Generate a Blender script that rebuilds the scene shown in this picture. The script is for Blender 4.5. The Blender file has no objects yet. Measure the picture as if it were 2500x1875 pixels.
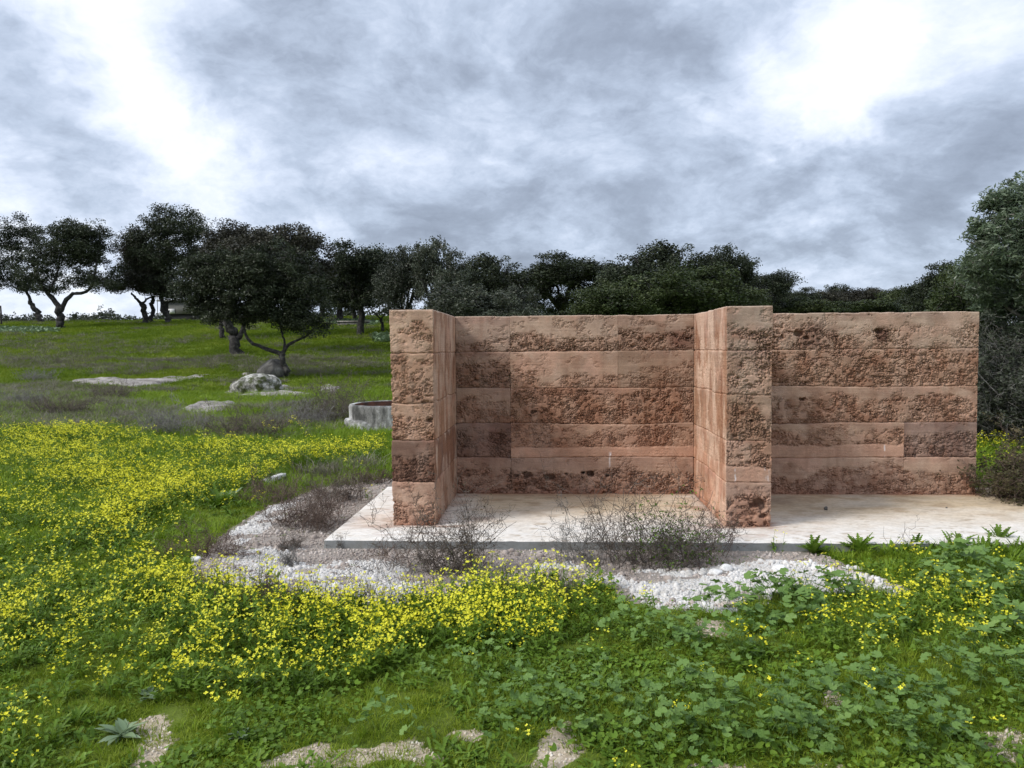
import bpy, math, random
import numpy as np
from mathutils import Matrix, Vector

# ------------------------------------------------------------------ camera, sky, sun, exposure
S = bpy.context.scene
COL = S.collection
CAM_Z, FPX, YAW, PITCH, ROLL = 1.71, 1855.0, -0.0539, 0.0466, -0.0079
W0, H0 = 2500.0, 1875.0
_cy, _sy, _cp, _sp = math.cos(YAW), math.sin(YAW), math.cos(PITCH), math.sin(PITCH)
_fw = np.array([_sy*_cp, _cy*_cp, -_sp]); _r0 = np.array([_cy, -_sy, 0.0]); _u0 = np.cross(_r0, _fw)
RT = _r0*math.cos(ROLL) + _u0*math.sin(ROLL); UP = -_r0*math.sin(ROLL) + _u0*math.cos(ROLL)
cam_d = bpy.data.cameras.new('camera'); cam = bpy.data.objects.new('camera', cam_d); COL.objects.link(cam)
cam_d.sensor_width = 36.0; cam_d.lens = 36.0*FPX/W0; cam_d.clip_end = 6000; cam_d.clip_start = 0.05
M = Matrix.Identity(4)
for i in range(3):
    M[i][0] = RT[i]; M[i][1] = UP[i]; M[i][2] = -_fw[i]
M[2][3] = CAM_Z
cam.matrix_world = M
S.camera = cam

def px_dir(px, py):
    d = _fw + RT*((px-W0/2)/FPX) - UP*((py-H0/2)/FPX)
    return d/np.linalg.norm(d)

SUN_EL, SUN_AZ = math.radians(42), math.radians(-118)     # azimuth measured from +Y towards +X
sun_d = bpy.data.lights.new('sun', 'SUN'); sun = bpy.data.objects.new('sun', sun_d); COL.objects.link(sun)
sun_d.energy = 1.5; sun_d.angle = math.radians(16); sun_d.color = (1.0, 0.955, 0.90)
sdir = Vector((math.sin(SUN_AZ)*math.cos(SUN_EL), math.cos(SUN_AZ)*math.cos(SUN_EL), math.sin(SUN_EL)))
sun.rotation_euler = sdir.to_track_quat('Z', 'Y').to_euler()
S.view_settings.view_transform = 'Standard'; S.view_settings.look = 'None'
S.view_settings.exposure = 1.0; S.view_settings.gamma = 1.0; S.view_settings.use_curve_mapping = False
S.render.engine = 'CYCLES'
try:
    S.cycles.use_denoising = True; S.cycles.max_bounces = 4; S.cycles.diffuse_bounces = 2
    S.cycles.transmission_bounces = 2; S.cycles.use_adaptive_sampling = True; S.cycles.adaptive_threshold = 0.02
except Exception: pass

class NT:
    """small helper for building node trees"""
    def __init__(s, tree): s.t = tree; s.n = tree.nodes; s.l = tree.links
    def new(s, kind, **kw):
        nd = s.n.new(kind)
        for k, v in kw.items():
            if k.startswith('i_'):
                key = k[2:]; key = int(key) if key.isdigit() else key
                s.put(nd.inputs[key], v)
            else: setattr(nd, k, v)
        return nd
    def put(s, sock, v):
        if isinstance(v, bpy.types.NodeSocket): s.l.new(v, sock)
        elif isinstance(v, bpy.types.Node): s.l.new(v.outputs[0], sock)
        else: sock.default_value = v
    def math(s, op, a, b=0.0, clamp=False):
        nd = s.n.new('ShaderNodeMath'); nd.operation = op; nd.use_clamp = clamp
        s.put(nd.inputs[0], a); s.put(nd.inputs[1], b); return nd.outputs[0]
    def vm(s, op, a, b=None, out=0, scale=None):
        nd = s.n.new('ShaderNodeVectorMath'); nd.operation = op
        s.put(nd.inputs[0], a)
        if b is not None: s.put(nd.inputs[1], b)
        if scale is not None: s.put(nd.inputs['Scale'], scale)
        return nd.outputs[out]
    def noise(s, vec, scale, detail=4, rough=.55, dist=0.0, out=0):
        nd = s.n.new('ShaderNodeTexNoise'); s.put(nd.inputs['Vector'], vec)
        nd.inputs['Scale'].default_value = scale; nd.inputs['Detail'].default_value = detail
        nd.inputs['Roughness'].default_value = rough; nd.inputs['Distortion'].default_value = dist
        return nd.outputs[out]
    def ramp(s, fac, stops, interp='LINEAR'):
        nd = s.n.new('ShaderNodeValToRGB'); s.put(nd.inputs[0], fac); e = nd.color_ramp.elements
        nd.color_ramp.interpolation = interp
        while len(e) < len(stops): e.new(0.5)
        for el, (p, c) in zip(e, stops):
            el.position = p; el.color = (c, c, c, 1) if isinstance(c, (int, float)) else tuple(c)+(1,)
        return nd.outputs[0]
    def mix(s, fac, a, b, mode='MIX'):
        nd = s.n.new('ShaderNodeMix'); nd.data_type = 'RGBA'; nd.blend_type = mode
        s.put(nd.inputs[0], fac)
        for sock, v in ((nd.inputs[6], a), (nd.inputs[7], b)):
            s.put(sock, tuple(v)+(1,) if isinstance(v, (tuple, list)) and len(v) == 3 else v)
        return nd.outputs[2]

world = bpy.data.worlds.new('World'); S.world = world; world.use_nodes = True
w = NT(world.node_tree); w.n.clear()
out = w.new('ShaderNodeOutputWorld')
sky = w.new('ShaderNodeTexSky'); sky.sky_type = 'NISHITA'; sky.sun_disc = False
sky.sun_elevation = SUN_EL; sky.sun_rotation = SUN_AZ
geo = w.new('ShaderNodeTexCoord'); D = w.vm('NORMALIZE', geo.outputs['Generated'])
sepd = w.new('ShaderNodeSeparateXYZ'); w.put(sepd.inputs[0], D)
den = w.math('ADD', w.math('MAXIMUM', sepd.outputs[2], 0.0), 0.42)
comb = w.new('ShaderNodeCombineXYZ')
w.put(comb.inputs[0], w.math('DIVIDE', sepd.outputs[0], den)); w.put(comb.inputs[1], w.math('DIVIDE', sepd.outputs[1], den))
P = comb.outputs[0]
warpn = w.noise(P, 3.2, 5, .6, 0, out=1)
warp = w.vm('SCALE', w.vm('SUBTRACT', warpn, (.5, .5, .5)), scale=0.26)
DW = w.vm('NORMALIZE', w.vm('ADD', D, warp))
BLOBS = [(90, 90, 230, .75), (300, 230, 190, .8), (400, 390, 130, .45), (800, 500, 110, .6), (25, 370, 60, .7),
         (30, 500, 110, .8), (930, 280, 110, .35), (1240, 360, 150, .22),
         (640, 70, 150, -.35), (760, 180, 200, -.5), (1000, 130, 200, -.3), (50, 270, 120, -.45), (150, 330, 120, -.5), (230, 470, 120, -.55), 
         (900, 570, 120, -.3), (1150, 530, 170, -.5), (1440, 30, 170, -.65), (1380, 160, 140, -.45), (1650, 90, 160, -.35),
         (2190, 60, 90, .7), (2130, 170, 110, .9), (1980, 230, 110, .8), (1850, 260, 110, .8), (1760, 340, 90, .5), 
         (2230, 370, 150, -.5), (1960, 450, 160, -.55), (1650, 480, 140, -.4), (2000, 560, 70, .25), (1950, 660, 100, .35),
         (2180, 690, 130, -.4), (2330, 560, 120, -.3), (150, 760, 200, .8), (1270, 600, 200, -.5), (1530, 560, 150, -.3), (2300, 470, 130, -.25), (1800, 520, 150, -.25)]
acc = None
for bx, by, br, amp in BLOBS:
    v = px_dir(bx, by)
    dt = w.vm('DOT_PRODUCT', DW, tuple(float(c) for c in v), out=1)
    s2 = (br/FPX)**2
    e = w.math('EXPONENT', w.math('MULTIPLY', w.math('SUBTRACT', dt, 1.0), 1.6/s2))
    e = w.math('MULTIPLY', e, amp*(.215 if amp > 0 else .42))
    acc = e if acc is None else w.math('ADD', acc, e)
n1 = w.noise(P, 2.7, 8, .60, .30)
n2 = w.noise(w.vm('ADD', P, w.vm('SCALE', warpn, scale=.35)), 7.5, 6, .62, .15)
val = w.math('ADD', w.math('MULTIPLY', w.math('SUBTRACT', n1, .5), 1.55), w.math('MULTIPLY', w.math('SUBTRACT', n2, .5), .72))
val = w.math('ADD', w.math('ADD', val, acc), .605)
clouds = w.ramp(w.math('MULTIPLY', val, .66), [(0.0, (.150, .175, .225)), (.16, (.205, .240, .305)), (.29, (.285, .332, .415)), (.39, (.365, .412, .500)), (.48, (.445, .485, .560)), (.58, (.52, .545, .585)), (1.0, (.72, .73, .74))])
cl_bg = w.new('ShaderNodeBackground'); w.put(cl_bg.inputs[0], clouds); cl_bg.inputs[1].default_value = 1.0
sk_bg = w.new('ShaderNodeBackground'); w.put(sk_bg.inputs[0], sky.outputs[0]); sk_bg.inputs[1].default_value = 0.06
mx = w.new('ShaderNodeMixShader'); mx.inputs[0].default_value = 0.93
w.l.new(sk_bg.outputs[0], mx.inputs[1]); w.l.new(cl_bg.outputs[0], mx.inputs[2]); w.l.new(mx.outputs[0], out.inputs[0])

# ------------------------------------------------------------------ numpy noise
rng = np.random.default_rng(7); random.seed(7)
def _hash(ix, iy, iz, seed):
    h = (ix.astype(np.int64)*374761393 + iy.astype(np.int64)*668265263 + iz.astype(np.int64)*2147483647 + seed*1274126177) & 0xffffffff
    h = ((h ^ (h >> 13))*1103515245) & 0xffffffff
    h = ((h ^ (h >> 15))*747796405) & 0xffffffff
    return ((h ^ (h >> 16)) & 0xffffff)/float(0xffffff)
def vn(x, y, z=None, seed=0):
    x = np.asarray(x, float); y = np.asarray(y, float); z = np.zeros_like(x) if z is None else np.asarray(z, float)
    ix, iy, iz = np.floor(x), np.floor(y), np.floor(z); fx, fy, fz = x-ix, y-iy, z-iz
    fx = fx*fx*(3-2*fx); fy = fy*fy*(3-2*fy); fz = fz*fz*(3-2*fz); r = 0
    zs = (0, 1) if np.any(fz > 0) else (0,)
    for a in (0, 1):
        for b in (0, 1):
            for c in zs:
                wt = (fx if a else 1-fx)*(fy if b else 1-fy)*((fz if c else 1-fz) if len(zs) > 1 else 1)
                r = r + wt*_hash(ix+a, iy+b, iz+c, seed)
    return r
def fbm(x, y, z=None, seed=0, o=4, g=.5):
    r = 0; a = 1; t = 0; f = 1.0
    for k in range(o):
        r = r + a*vn(np.asarray(x)*f, np.asarray(y)*f, None if z is None else np.asarray(z)*f, seed+k*17); t += a; a *= g; f *= 2.03
    return r/t
def worley(x, y, seed=0):
    ix, iy = np.floor(x), np.floor(y); f1 = np.full(x.shape, 9.); f2 = f1.copy(); idv = np.zeros(x.shape)
    z = np.zeros_like(ix)
    for a in (-1, 0, 1):
        for b in (-1, 0, 1):
            px = ix+a+_hash(ix+a, iy+b, z, seed); py = iy+b+_hash(ix+a, iy+b, z, seed+5)
            d = np.hypot(px-x, py-y); m = d < f1
            f2 = np.where(m, f1, np.minimum(f2, d)); idv = np.where(m, _hash(ix+a, iy+b, z, seed+9), idv); f1 = np.where(m, d, f1)
    return f1, f2, idv
def ss(a, b, x):
    t = np.clip((x-a)/(b-a), 0, 1); return t*t*(3-2*t)

# ------------------------------------------------------------------ terrain height, projection
_hy = np.array([-2000, 0, 20, 30, 36, 47, 60, 68, 75, 82, 95, 130, 220, 420, 900, 6000.])
_hz = np.array([0, 0, 0, .10, .30, 1.36, 3.1, 3.95, 4.75, 5.15, 5.45, 5.9, 7.2, 13.4, 19, 24.])
_fy = np.arange(-100, 1200, 1.0); _fz = np.interp(_fy, _hy, _hz); _k = np.hanning(9); _k /= _k.sum()
_fz = np.convolve(np.pad(_fz, 4, 'edge'), _k, 'valid')
def hgt(x, y):
    x = np.asarray(x, float); y = np.asarray(y, float)
    b = np.where(y > 1150, np.interp(y, _hy, _hz), np.interp(y, _fy, _fz))
    side = 1 - .75*ss(5, 45, x) - .04*ss(-20, -45, x)
    b = b*side
    far = ss(14, 34, y)
    b = b + far*(fbm(x*.13, y*.13, seed=3, o=3)-.5)*.34 + ss(10, 16, y)*(fbm(x*.8, y*.8, seed=8, o=3)-.5)*.10
    near = 1-ss(30, 50, y)
    inz = 1 - ss(5.4, 5.9, y)
    pad = 1 - ss(0, .5, np.maximum(np.maximum(-2.4-x, x-8.5), np.maximum(5.9-y, y-9.4)))
    b = b + near*(1-pad)*((fbm(x*.9+3, y*.9, seed=11, o=3)-.5)*.10)
    return b
def at(px, py, z=None):
    """where the sight line through a point of the photograph meets the ground (or the height z)"""
    d = px_dir(px, py); o = np.array([0, 0, CAM_Z])
    if z is not None: return o + d*((z-CAM_Z)/d[2])
    t = np.concatenate([np.arange(1.5, 40, .05), np.arange(40, 160, .2), np.arange(160, 1500, 3)])
    p = o + d*t[:, None]; hh = hgt(p[:, 0], p[:, 1]); k = np.nonzero(p[:, 2] < hh)[0]
    if len(k) == 0: return p[np.searchsorted(t, 90)]
    i = max(k[0], 1); a0 = p[i-1, 2]-hh[i-1]; a1 = hh[i]-p[i, 2]; f = a0/(a0+a1+1e-9)
    q = p[i-1]*(1-f)+p[i]*f; q[2] = hgt(q[0], q[1]); return q
def proj(x, y, z):
    d = np.stack([x, y, z-CAM_Z], -1); zz = d@_fw; zz = np.where(zz < .1, .1, zz)
    return W0/2 + FPX*(d@RT)/zz, H0/2 - FPX*(d@UP)/zz

def ground_poly(pts): return np.array([at(px, py)[:2] if not isinstance(px, str) else py for px, py in pts])
def inside(poly, x, y):
    c = np.zeros(x.shape, bool); n = len(poly)
    for i in range(n):
        x0, y0 = poly[i]; x1, y1 = poly[(i+1) % n]
        if y0 == y1: continue
        m = ((y0 > y) != (y1 > y)) & (x < (x1-x0)*(y-y0)/(y1-y0)+x0); c ^= m
    return c
def soft_inside(poly, x, y, seed=1, amp=None):
    a = .22 if amp is None else amp
    sc = 1 + np.maximum(y-6, 0)*.12
    wx = (fbm(x/sc*2.6, y/sc*2.6, seed=seed, o=3)-.5)*2*a*sc; wy = (fbm(x/sc*2.6+9, y/sc*2.6+4, seed=seed+3, o=3)-.5)*2.6*a*sc
    return inside(poly, x+wx, y+wy)

# ------------------------------------------------------------------ mesh building
class MB:
    def __init__(s): s.v = []; s.q = []; s.t = []; s.n = 0; s.c = []; s.big = []
    def add(s, v, quads=None, tris=None, col=None):
        v = np.asarray(v, float).reshape(-1, 3); s.v.append(v)
        if quads is not None and len(quads): s.q.append(np.asarray(quads)+s.n)
        if tris is not None and len(tris): s.t.append(np.asarray(tris)+s.n)
        s.c.append(np.ones((len(v), 3)) if col is None else np.broadcast_to(np.asarray(col, float), (len(v), 3)))
        s.n += len(v)
    def ngon(s, idx): s.big.append(np.asarray(idx))
    def mesh(s, name, mats, smooth=False, color=False):
        me = bpy.data.meshes.new(name); v = np.concatenate(s.v)
        q = np.concatenate(s.q) if s.q else np.zeros((0, 4), int); t = np.concatenate(s.t) if s.t else np.zeros((0, 3), int)
        loops = [q.ravel(), t.ravel()]+s.big; tot = np.concatenate([np.full(len(q), 4), np.full(len(t), 3), np.array([len(b) for b in s.big], int)]).astype(np.int32)
        li = np.concatenate(loops).astype(np.int32); st = np.concatenate([[0], np.cumsum(tot)[:-1]]).astype(np.int32)
        me.vertices.add(len(v)); me.vertices.foreach_set('co', v.ravel().astype(np.float32))
        me.loops.add(len(li)); me.loops.foreach_set('vertex_index', li)
        me.polygons.add(len(tot)); me.polygons.foreach_set('loop_start', st); me.polygons.foreach_set('loop_total', tot)
        if smooth: me.polygons.foreach_set('use_smooth', np.ones(len(tot), bool))
        me.update(calc_edges=True)
        if color:
            ca = me.color_attributes.new('tint', 'FLOAT_COLOR', 'POINT'); c = np.concatenate(s.c)
            ca.data.foreach_set('color', np.concatenate([c, np.ones((len(c), 1))], 1).ravel().astype(np.float32))
        for m in (mats if isinstance(mats, (list, tuple)) else [mats]): me.materials.append(m)
        return me
    def obj(s, name, mat, parent=None, **kw): return link(name, s.mesh(name, mat, **kw), parent)
def link(name, data, parent=None, loc=None, label=None, cat=None, group=None, kind=None):
    o = bpy.data.objects.new(name, data); COL.objects.link(o)
    if parent is not None: o.parent = parent
    if loc is not None: o.location = loc
    return tag(o, label, cat, group, kind)
def tag(o, label=None, cat=None, group=None, kind=None):
    for k, v in (('label', label), ('category', cat), ('group', group), ('kind', kind)):
        if v: o[k] = v
    return o
def thing(name, loc, label, cat, group=None, rz=0):
    o = link(name, None, None, tuple(float(c) for c in loc), label, cat, group); o.rotation_euler = (0, 0, rz); o.empty_display_size = .2; return o

def tubes(mb, P, R, sides=4, col=None, cap=True):
    """P (T,S,3) polylines, R (T,S) radii"""
    P = np.asarray(P, float); R = np.asarray(R, float)
    T, n, _ = P.shape; tg = np.gradient(P, axis=1); tg /= np.linalg.norm(tg, axis=2, keepdims=True)+1e-9
    ref = np.zeros_like(tg); ref[..., 0] = 1; alt = np.zeros_like(tg); alt[..., 1] = 1
    mean = tg.mean(1, keepdims=True); ref = np.where(np.abs(mean[..., :1]) > .8, alt, ref)
    a = np.cross(tg, ref); a /= np.linalg.norm(a, axis=2, keepdims=True)+1e-9; b = np.cross(tg, a)
    th = np.arange(sides)*2*math.pi/sides
    V = P[:, :, None] + R[:, :, None, None]*(a[:, :, None]*np.cos(th)[:, None]+b[:, :, None]*np.sin(th)[:, None])
    base = (np.arange(T)*n*sides)[:, None, None]; i = np.arange(n-1)[None, :, None]; j = np.arange(sides)[None, None, :]; j2 = (j+1) % sides
    q = np.stack([base+i*sides+j, base+i*sides+j2, base+(i+1)*sides+j2, base+(i+1)*sides+j], -1).reshape(-1, 4)
    mb.add(V, q, col=col)
def grid_quads(nu, nv, wrap=False):
    i = np.arange(nu if wrap else nu-1)[:, None]; j = np.arange(nv-1)[None]; i2 = (i+1) % nu
    return np.stack([i*nv+j, i2*nv+j, i2*nv+j+1, i*nv+j+1], -1).reshape(-1, 4)

# ------------------------------------------------------------------ materials
def newmat(name):
    m = bpy.data.materials.new(name); m.use_nodes = True; t = NT(m.node_tree); t.n.clear()
    o = t.new('ShaderNodeOutputMaterial'); b = t.new('ShaderNodeBsdfPrincipled'); t.l.new(b.outputs[0], o.inputs[0]); return m, t, b, o
def mul(t, col, f): return t.mix(1.0, col, f, 'MULTIPLY')
def leafmat(name, c1, c2, transl=.25, rough=.5, c3=None, patch=.35, spec=.25, tint=False):
    m, t, b, o = newmat(name)
    oi = t.new('ShaderNodeObjectInfo'); g = t.new('ShaderNodeNewGeometry')
    pn = t.noise(g.outputs['Position'], patch, 3)
    f = t.math('ADD', t.math('MULTIPLY', oi.outputs['Random'], .5), t.math('MULTIPLY', g.outputs['Random Per Island'], .5))
    f = t.math('ADD', t.math('MULTIPLY', f, .6), t.math('MULTIPLY', t.ramp(pn, [(.35, 0.), (.65, 1.)]), .4), True)
    stops = [(0.1, c1), (.9, c2)] if c3 is None else [(0.05, c1), (.6, c2), (.95, c3)]
    c = t.ramp(f, stops)
    if tint:
        at_ = t.new('ShaderNodeAttribute'); at_.attribute_name = 'tint'; c = mul(t, c, at_.outputs[0])
    t.put(b.inputs['Base Color'], c); b.inputs['Roughness'].default_value = rough; b.inputs['Specular IOR Level'].default_value = spec
    if transl:
        tr = t.new('ShaderNodeBsdfTranslucent'); t.put(tr.inputs[0], c); mxs = t.new('ShaderNodeMixShader'); mxs.inputs[0].default_value = transl
        t.l.new(b.outputs[0], mxs.inputs[1]); t.l.new(tr.outputs[0], mxs.inputs[2]); t.l.new(mxs.outputs[0], o.inputs[0])
    return m
def bump(t, b, h, dist, strength=1.0):
    bp = t.new('ShaderNodeBump'); t.put(bp.inputs['Height'], h); bp.inputs['Distance'].default_value = dist; bp.inputs['Strength'].default_value = strength
    t.l.new(bp.outputs[0], b.inputs['Normal'])

def earth_mat():
    m, t, b, o = newmat('rammed_earth')
    a = t.new('ShaderNodeAttribute'); a.attribute_name = 'tint'; g = t.new('ShaderNodeNewGeometry'); pos = g.outputs['Position']
    n = t.noise(pos, 90, 5, .7); n2 = t.noise(pos, 9, 5, .6)
    sv = t.vm('MULTIPLY', pos, (1.2, 1.2, 60)); n3 = t.noise(sv, 1.5, 3, .6)
    c = mul(t, a.outputs[0], t.ramp(n, [(.25, .80), (.75, 1.16)]))
    c = mul(t, c, t.ramp(n2, [(.3, .86), (.7, 1.1)])); c = mul(t, c, t.ramp(n3, [(.35, .94), (.65, 1.05)]))
    t.put(b.inputs['Base Color'], c); b.inputs['Roughness'].default_value = .92; b.inputs['Specular IOR Level'].default_value = .15
    bump(t, b, t.math('ADD', n, t.math('MULTIPLY', n3, .5)), .004, .7); return m
MAT = {'earth': earth_mat()}
def stone_mat(name, c1, c2, c3, sc=4.0, moss=None, dist=.03, tint=False):
    m, t, b, o = newmat(name); g = t.new('ShaderNodeNewGeometry'); pos = g.outputs['Position']
    n = t.noise(pos, sc, 8, .65, .4); n2 = t.noise(pos, sc*6, 5, .6)
    c = t.ramp(n, [(.34, c1), (.5, c2), (.64, c3)]); c = mul(t, c, t.ramp(n2, [(.3, .7), (.7, 1.2)]))
    if moss is not None:
        mm = t.ramp(t.noise(pos, sc*.6, 5, .6), [(.5, 0.), (.6, 1.)]); c = t.mix(mm, c, moss)
    if tint:
        a = t.new('ShaderNodeAttribute'); a.attribute_name = 'tint'; c = mul(t, c, a.outputs[0])
    t.put(b.inputs['Base Color'], c); b.inputs['Roughness'].default_value = .9
    bump(t, b, t.math('ADD', n, t.math('MULTIPLY', n2, .35)), dist, .8); return m
MAT['bark'] = stone_mat('holm_oak_bark', (.012, .010, .009), (.028, .025, .022), (.085, .08, .07), 5, dist=.04)
MAT['bark_pale'] = stone_mat('pale_bark', (.06, .055, .045), (.12, .11, .09), (.25, .235, .2), 6, dist=.02)
MAT['twig'] = stone_mat('dry_twigs', (.06, .046, .036), (.115, .09, .072), (.19, .16, .13), 9, dist=.002)
MAT['twig_red'] = stone_mat('dry_reddish_twigs', (.065, .042, .032), (.125, .085, .066), (.20, .15, .12), 9, dist=.002)
MAT['twig_grey'] = stone_mat('dry_grey_twigs', (.12, .115, .105), (.21, .20, .185), (.31, .30, .28), 9, dist=.002)
MAT['granite'] = stone_mat('grey_granite', (.16, .14, .125), (.30, .275, .25), (.44, .41, .37), 2.2)
MAT['granite_lichen'] = stone_mat('lichen_granite', (.04, .04, .035), (.25, .24, .21), (.60, .59, .54), 4.5, moss=(.045, .055, .012))
MAT['granite_dark'] = stone_mat('dark_granite', (.05, .048, .042), (.10, .095, .085), (.18, .17, .15), 2.5)
MAT['whitestone'] = stone_mat('white_limestone', (.55, .54, .52), (.72, .71, .69), (.84, .83, .81), 7, dist=.01)
MAT['pebble'] = leafmat('limestone_pebbles', (.30, .28, .25), (.66, .64, .61), 0, .9, c3=(.82, .81, .79), patch=1.8, spec=.1)
MAT['pebble_dull'] = leafmat('dull_pebbles', (.20, .17, .15), (.42, .36, .32), 0, .9, c3=(.66, .60, .55), patch=2.5, spec=.1)
MAT['pebble_sand'] = leafmat('sandy_pebbles', (.42, .34, .26), (.62, .54, .44), 0, .9, c3=(.80, .76, .68), patch=2.5, spec=.1)
MAT['oak'] = leafmat('holm_oak_leaves', (.018, .025, .014), (.042, .052, .028), .12, .45, c3=(.075, .086, .05), patch=.5, spec=.18, tint=True)
MAT['oak_brown'] = leafmat('brownish_oak_leaves', (.019, .019, .013), (.042, .040, .026), .12, .5, c3=(.066, .064, .042), patch=.5, spec=.3, tint=True)
MAT['oak_green'] = leafmat('greener_oak_leaves', (.024, .038, .013), (.055, .072, .026), .15, .45, c3=(.095, .115, .045), patch=.5, spec=.18, tint=True)
MAT['oak_grey'] = leafmat('greyish_olive_leaves', (.034, .042, .026), (.068, .078, .052), .15, .5, c3=(.11, .12, .085), patch=.5, spec=.3, tint=True)
MAT['willow'] = leafmat('long_silvery_leaves', (.06, .09, .045), (.14, .18, .11), .3, .4, c3=(.27, .31, .22), patch=.8, spec=.5, tint=True)
MAT['grass'] = leafmat('meadow_grass', (.12, .20, .012), (.22, .33, .024), .38, .5, c3=(.34, .43, .05), patch=.9)
MAT['turf'] = leafmat('short_turf', (.14, .20, .012), (.24, .32, .022), .38, .55, c3=(.34, .39, .045), patch=1.1)
MAT['grass_far'] = leafmat('hill_grass', (.10, .165, .011), (.19, .27, .02), .35, .6, c3=(.31, .35, .045), patch=.22)
MAT['herb'] = leafmat('herb_leaves', (.075, .145, .014), (.145, .245, .025), .30, .5, c3=(.23, .33, .045), patch=1.3, tint=True)
MAT['mallow'] = leafmat('mallow_leaves', (.115, .21, .045), (.18, .295, .07), .28, .5, c3=(.26, .38, .10), patch=2.5, spec=.35)
MAT['rosette'] = leafmat('grey_green_leaves', (.14, .21, .11), (.21, .29, .16), .2, .5, c3=(.30, .38, .24), patch=2.5)
MAT['petal'] = leafmat('yellow_petals', (.84, .78, .02), (.95, .93, .09), .25, .6, patch=2.0)
MAT['drygrass'] = leafmat('dry_grass', (.13, .125, .085), (.22, .205, .15), .2, .7, c3=(.31, .29, .22), patch=.8)
MAT['scrub'] = leafmat('brown_scrub_leaves', (.035, .04, .014), (.085, .075, .035), .15, .6, c3=(.17, .13, .08), patch=3)

def box(mb, x0, x1, y0, y1, z0, z1, col=None):
    v = [(x, y, z) for x in (x0, x1) for y in (y0, y1) for z in (z0, z1)]
    mb.add(v, [(0, 1, 3, 2), (4, 6, 7, 5), (0, 4, 5, 1), (2, 3, 7, 6), (0, 2, 6, 4), (1, 5, 7, 3)], col=col)

# ------------------------------------------------------------------ zones on the ground
XL0, XL1, XR0, XR1, XE, YF, YB, YK = -1.4991, -1.0905, 1.5583, 1.9688, 4.6108, 6.9285, 8.5011, 8.91
SX0, SX1, SY0, SY1, SZ = -1.9792, 7.4, 6.3886, 8.93, 0.075
Z_GRAVEL = ground_poly([(425, 1425), (470, 1370), (560, 1300), (650, 1235), (760, 1195), (870, 1180), (955, 1168), (1100, 1175), (1500, 1250), (1900, 1335), (2040, 1365),
                        (2110, 1395), (2215, 1430), (2210, 1452), (2080, 1440), (1960, 1445), (1800, 1482), (1640, 1484), (1550, 1470), (1470, 1430), (1330, 1425), (1180, 1432),
                        (1050, 1470), (960, 1498), (840, 1492), (720, 1455), (600, 1432), (500, 1438)])
Z_WHITE = [ground_poly(p) for p in ([(500, 1400), (560, 1345), (680, 1330), (745, 1345), (700, 1370), (780, 1380), (960, 1372), (1010, 1400), (1020, 1450), (940, 1495), (800, 1488), (640, 1420), (560, 1425)],
           [(560, 1300), (650, 1240), (720, 1230), (700, 1262), (620, 1310), (560, 1335)],
           [(1400, 1415), (1480, 1400), (1640, 1400), (1760, 1385), (1900, 1375), (2080, 1380), (2210, 1430), (2205, 1450), (2080, 1436), (1960, 1442), (1800, 1480), (1640, 1480), (1560, 1465), (1500, 1440)],
           [(1280, 1385), (1390, 1378), (1400, 1400), (1290, 1402)])]
Z_SAND = [ground_poly(p) for p in ([(340, 1745), (425, 1735), (430, 1790), (450, 1830), (440, 1874), (300, 1874), (350, 1830)],
          [(700, 1850), (760, 1815), (820, 1830), (900, 1845), (1000, 1815), (1080, 1845), (1060, 1874), (640, 1874)],
          [(1320, 1780), (1370, 1770), (1385, 1850), (1330, 1874), (1240, 1874), (1280, 1840)], [(1680, 1845), (1800, 1850), (1900, 1862), (2080, 1868), (2080, 1874), (1640, 1874)],
          [(2380, 1800), (2490, 1770), (2499, 1874), (2420, 1874)], [(0, 1508), (22, 1505), (22, 1525), (0, 1528)], [(1110, 1782), (1170, 1780), (1180, 1800), (1110, 1805)],
          [(1990, 1690), (2060, 1690), (2060, 1740), (2000, 1745)], [(1700, 1520), (1780, 1520), (1790, 1560), (1700, 1560)])]
Z_FLOWER = ground_poly([(-150, 1075), (0, 1078), (150, 1062), (330, 1072), (520, 1100), (700, 1118), (955, 1078), (955, 1128), (760, 1150), (680, 1175), (590, 1230), (480, 1290), (380, 1350),
                        (360, 1400), (470, 1440), (640, 1455), (780, 1480), (930, 1490), (1060, 1440), (1250, 1425), (1420, 1410), (1500, 1440), (1470, 1540), (1330, 1590), (1180, 1640),
                        (1000, 1650), (820, 1690), (650, 1720), (420, 1730), (200, 1690), (0, 1660), (-150, 1660)])
Z_FL_THIN = [ground_poly(p) for p in ([(-150, 1150), (60, 1160), (200, 1200), (260, 1260), (200, 1330), (0, 1350), (-150, 1350)], [(330, 1290), (600, 1190), (640, 1230), (440, 1370), (320, 1400)],
             [(560, 1090), (955, 1065), (955, 1085), (720, 1118)])]
Z_FLOWER_R = ground_poly([(1900, 1470), (1960, 1450), (2140, 1440), (2300, 1450), (2520, 1470), (2560, 1640), (2350, 1680), (2100, 1660), (1990, 1600)])
Z_FLOWER_L = ground_poly([(-60, 1760), (60, 1745), (110, 1800), (90, 1850), (-60, 1870)])
Z_FLOWER_BK = ground_poly([(2380, 1085), (2470, 1085), (2500, 1140), (2480, 1170), (2380, 1170)])
Z_DRY = [ground_poly(p) for p in ([(-200, 960), (120, 930), (330, 960), (430, 1010), (560, 1030), (850, 985), (850, 1060), (700, 1080), (520, 1075), (250, 1050), (0, 1055), (-200, 1060)],
         [(-100, 850), (200, 820), (420, 850), (300, 880), (60, 905), (-100, 900)], [(300, 880), (560, 870), (760, 880), (950, 875), (950, 900), (600, 905)], [(650, 1190), (760, 1150), (955, 1120), (955, 1185), (760, 1215)])]

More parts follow.
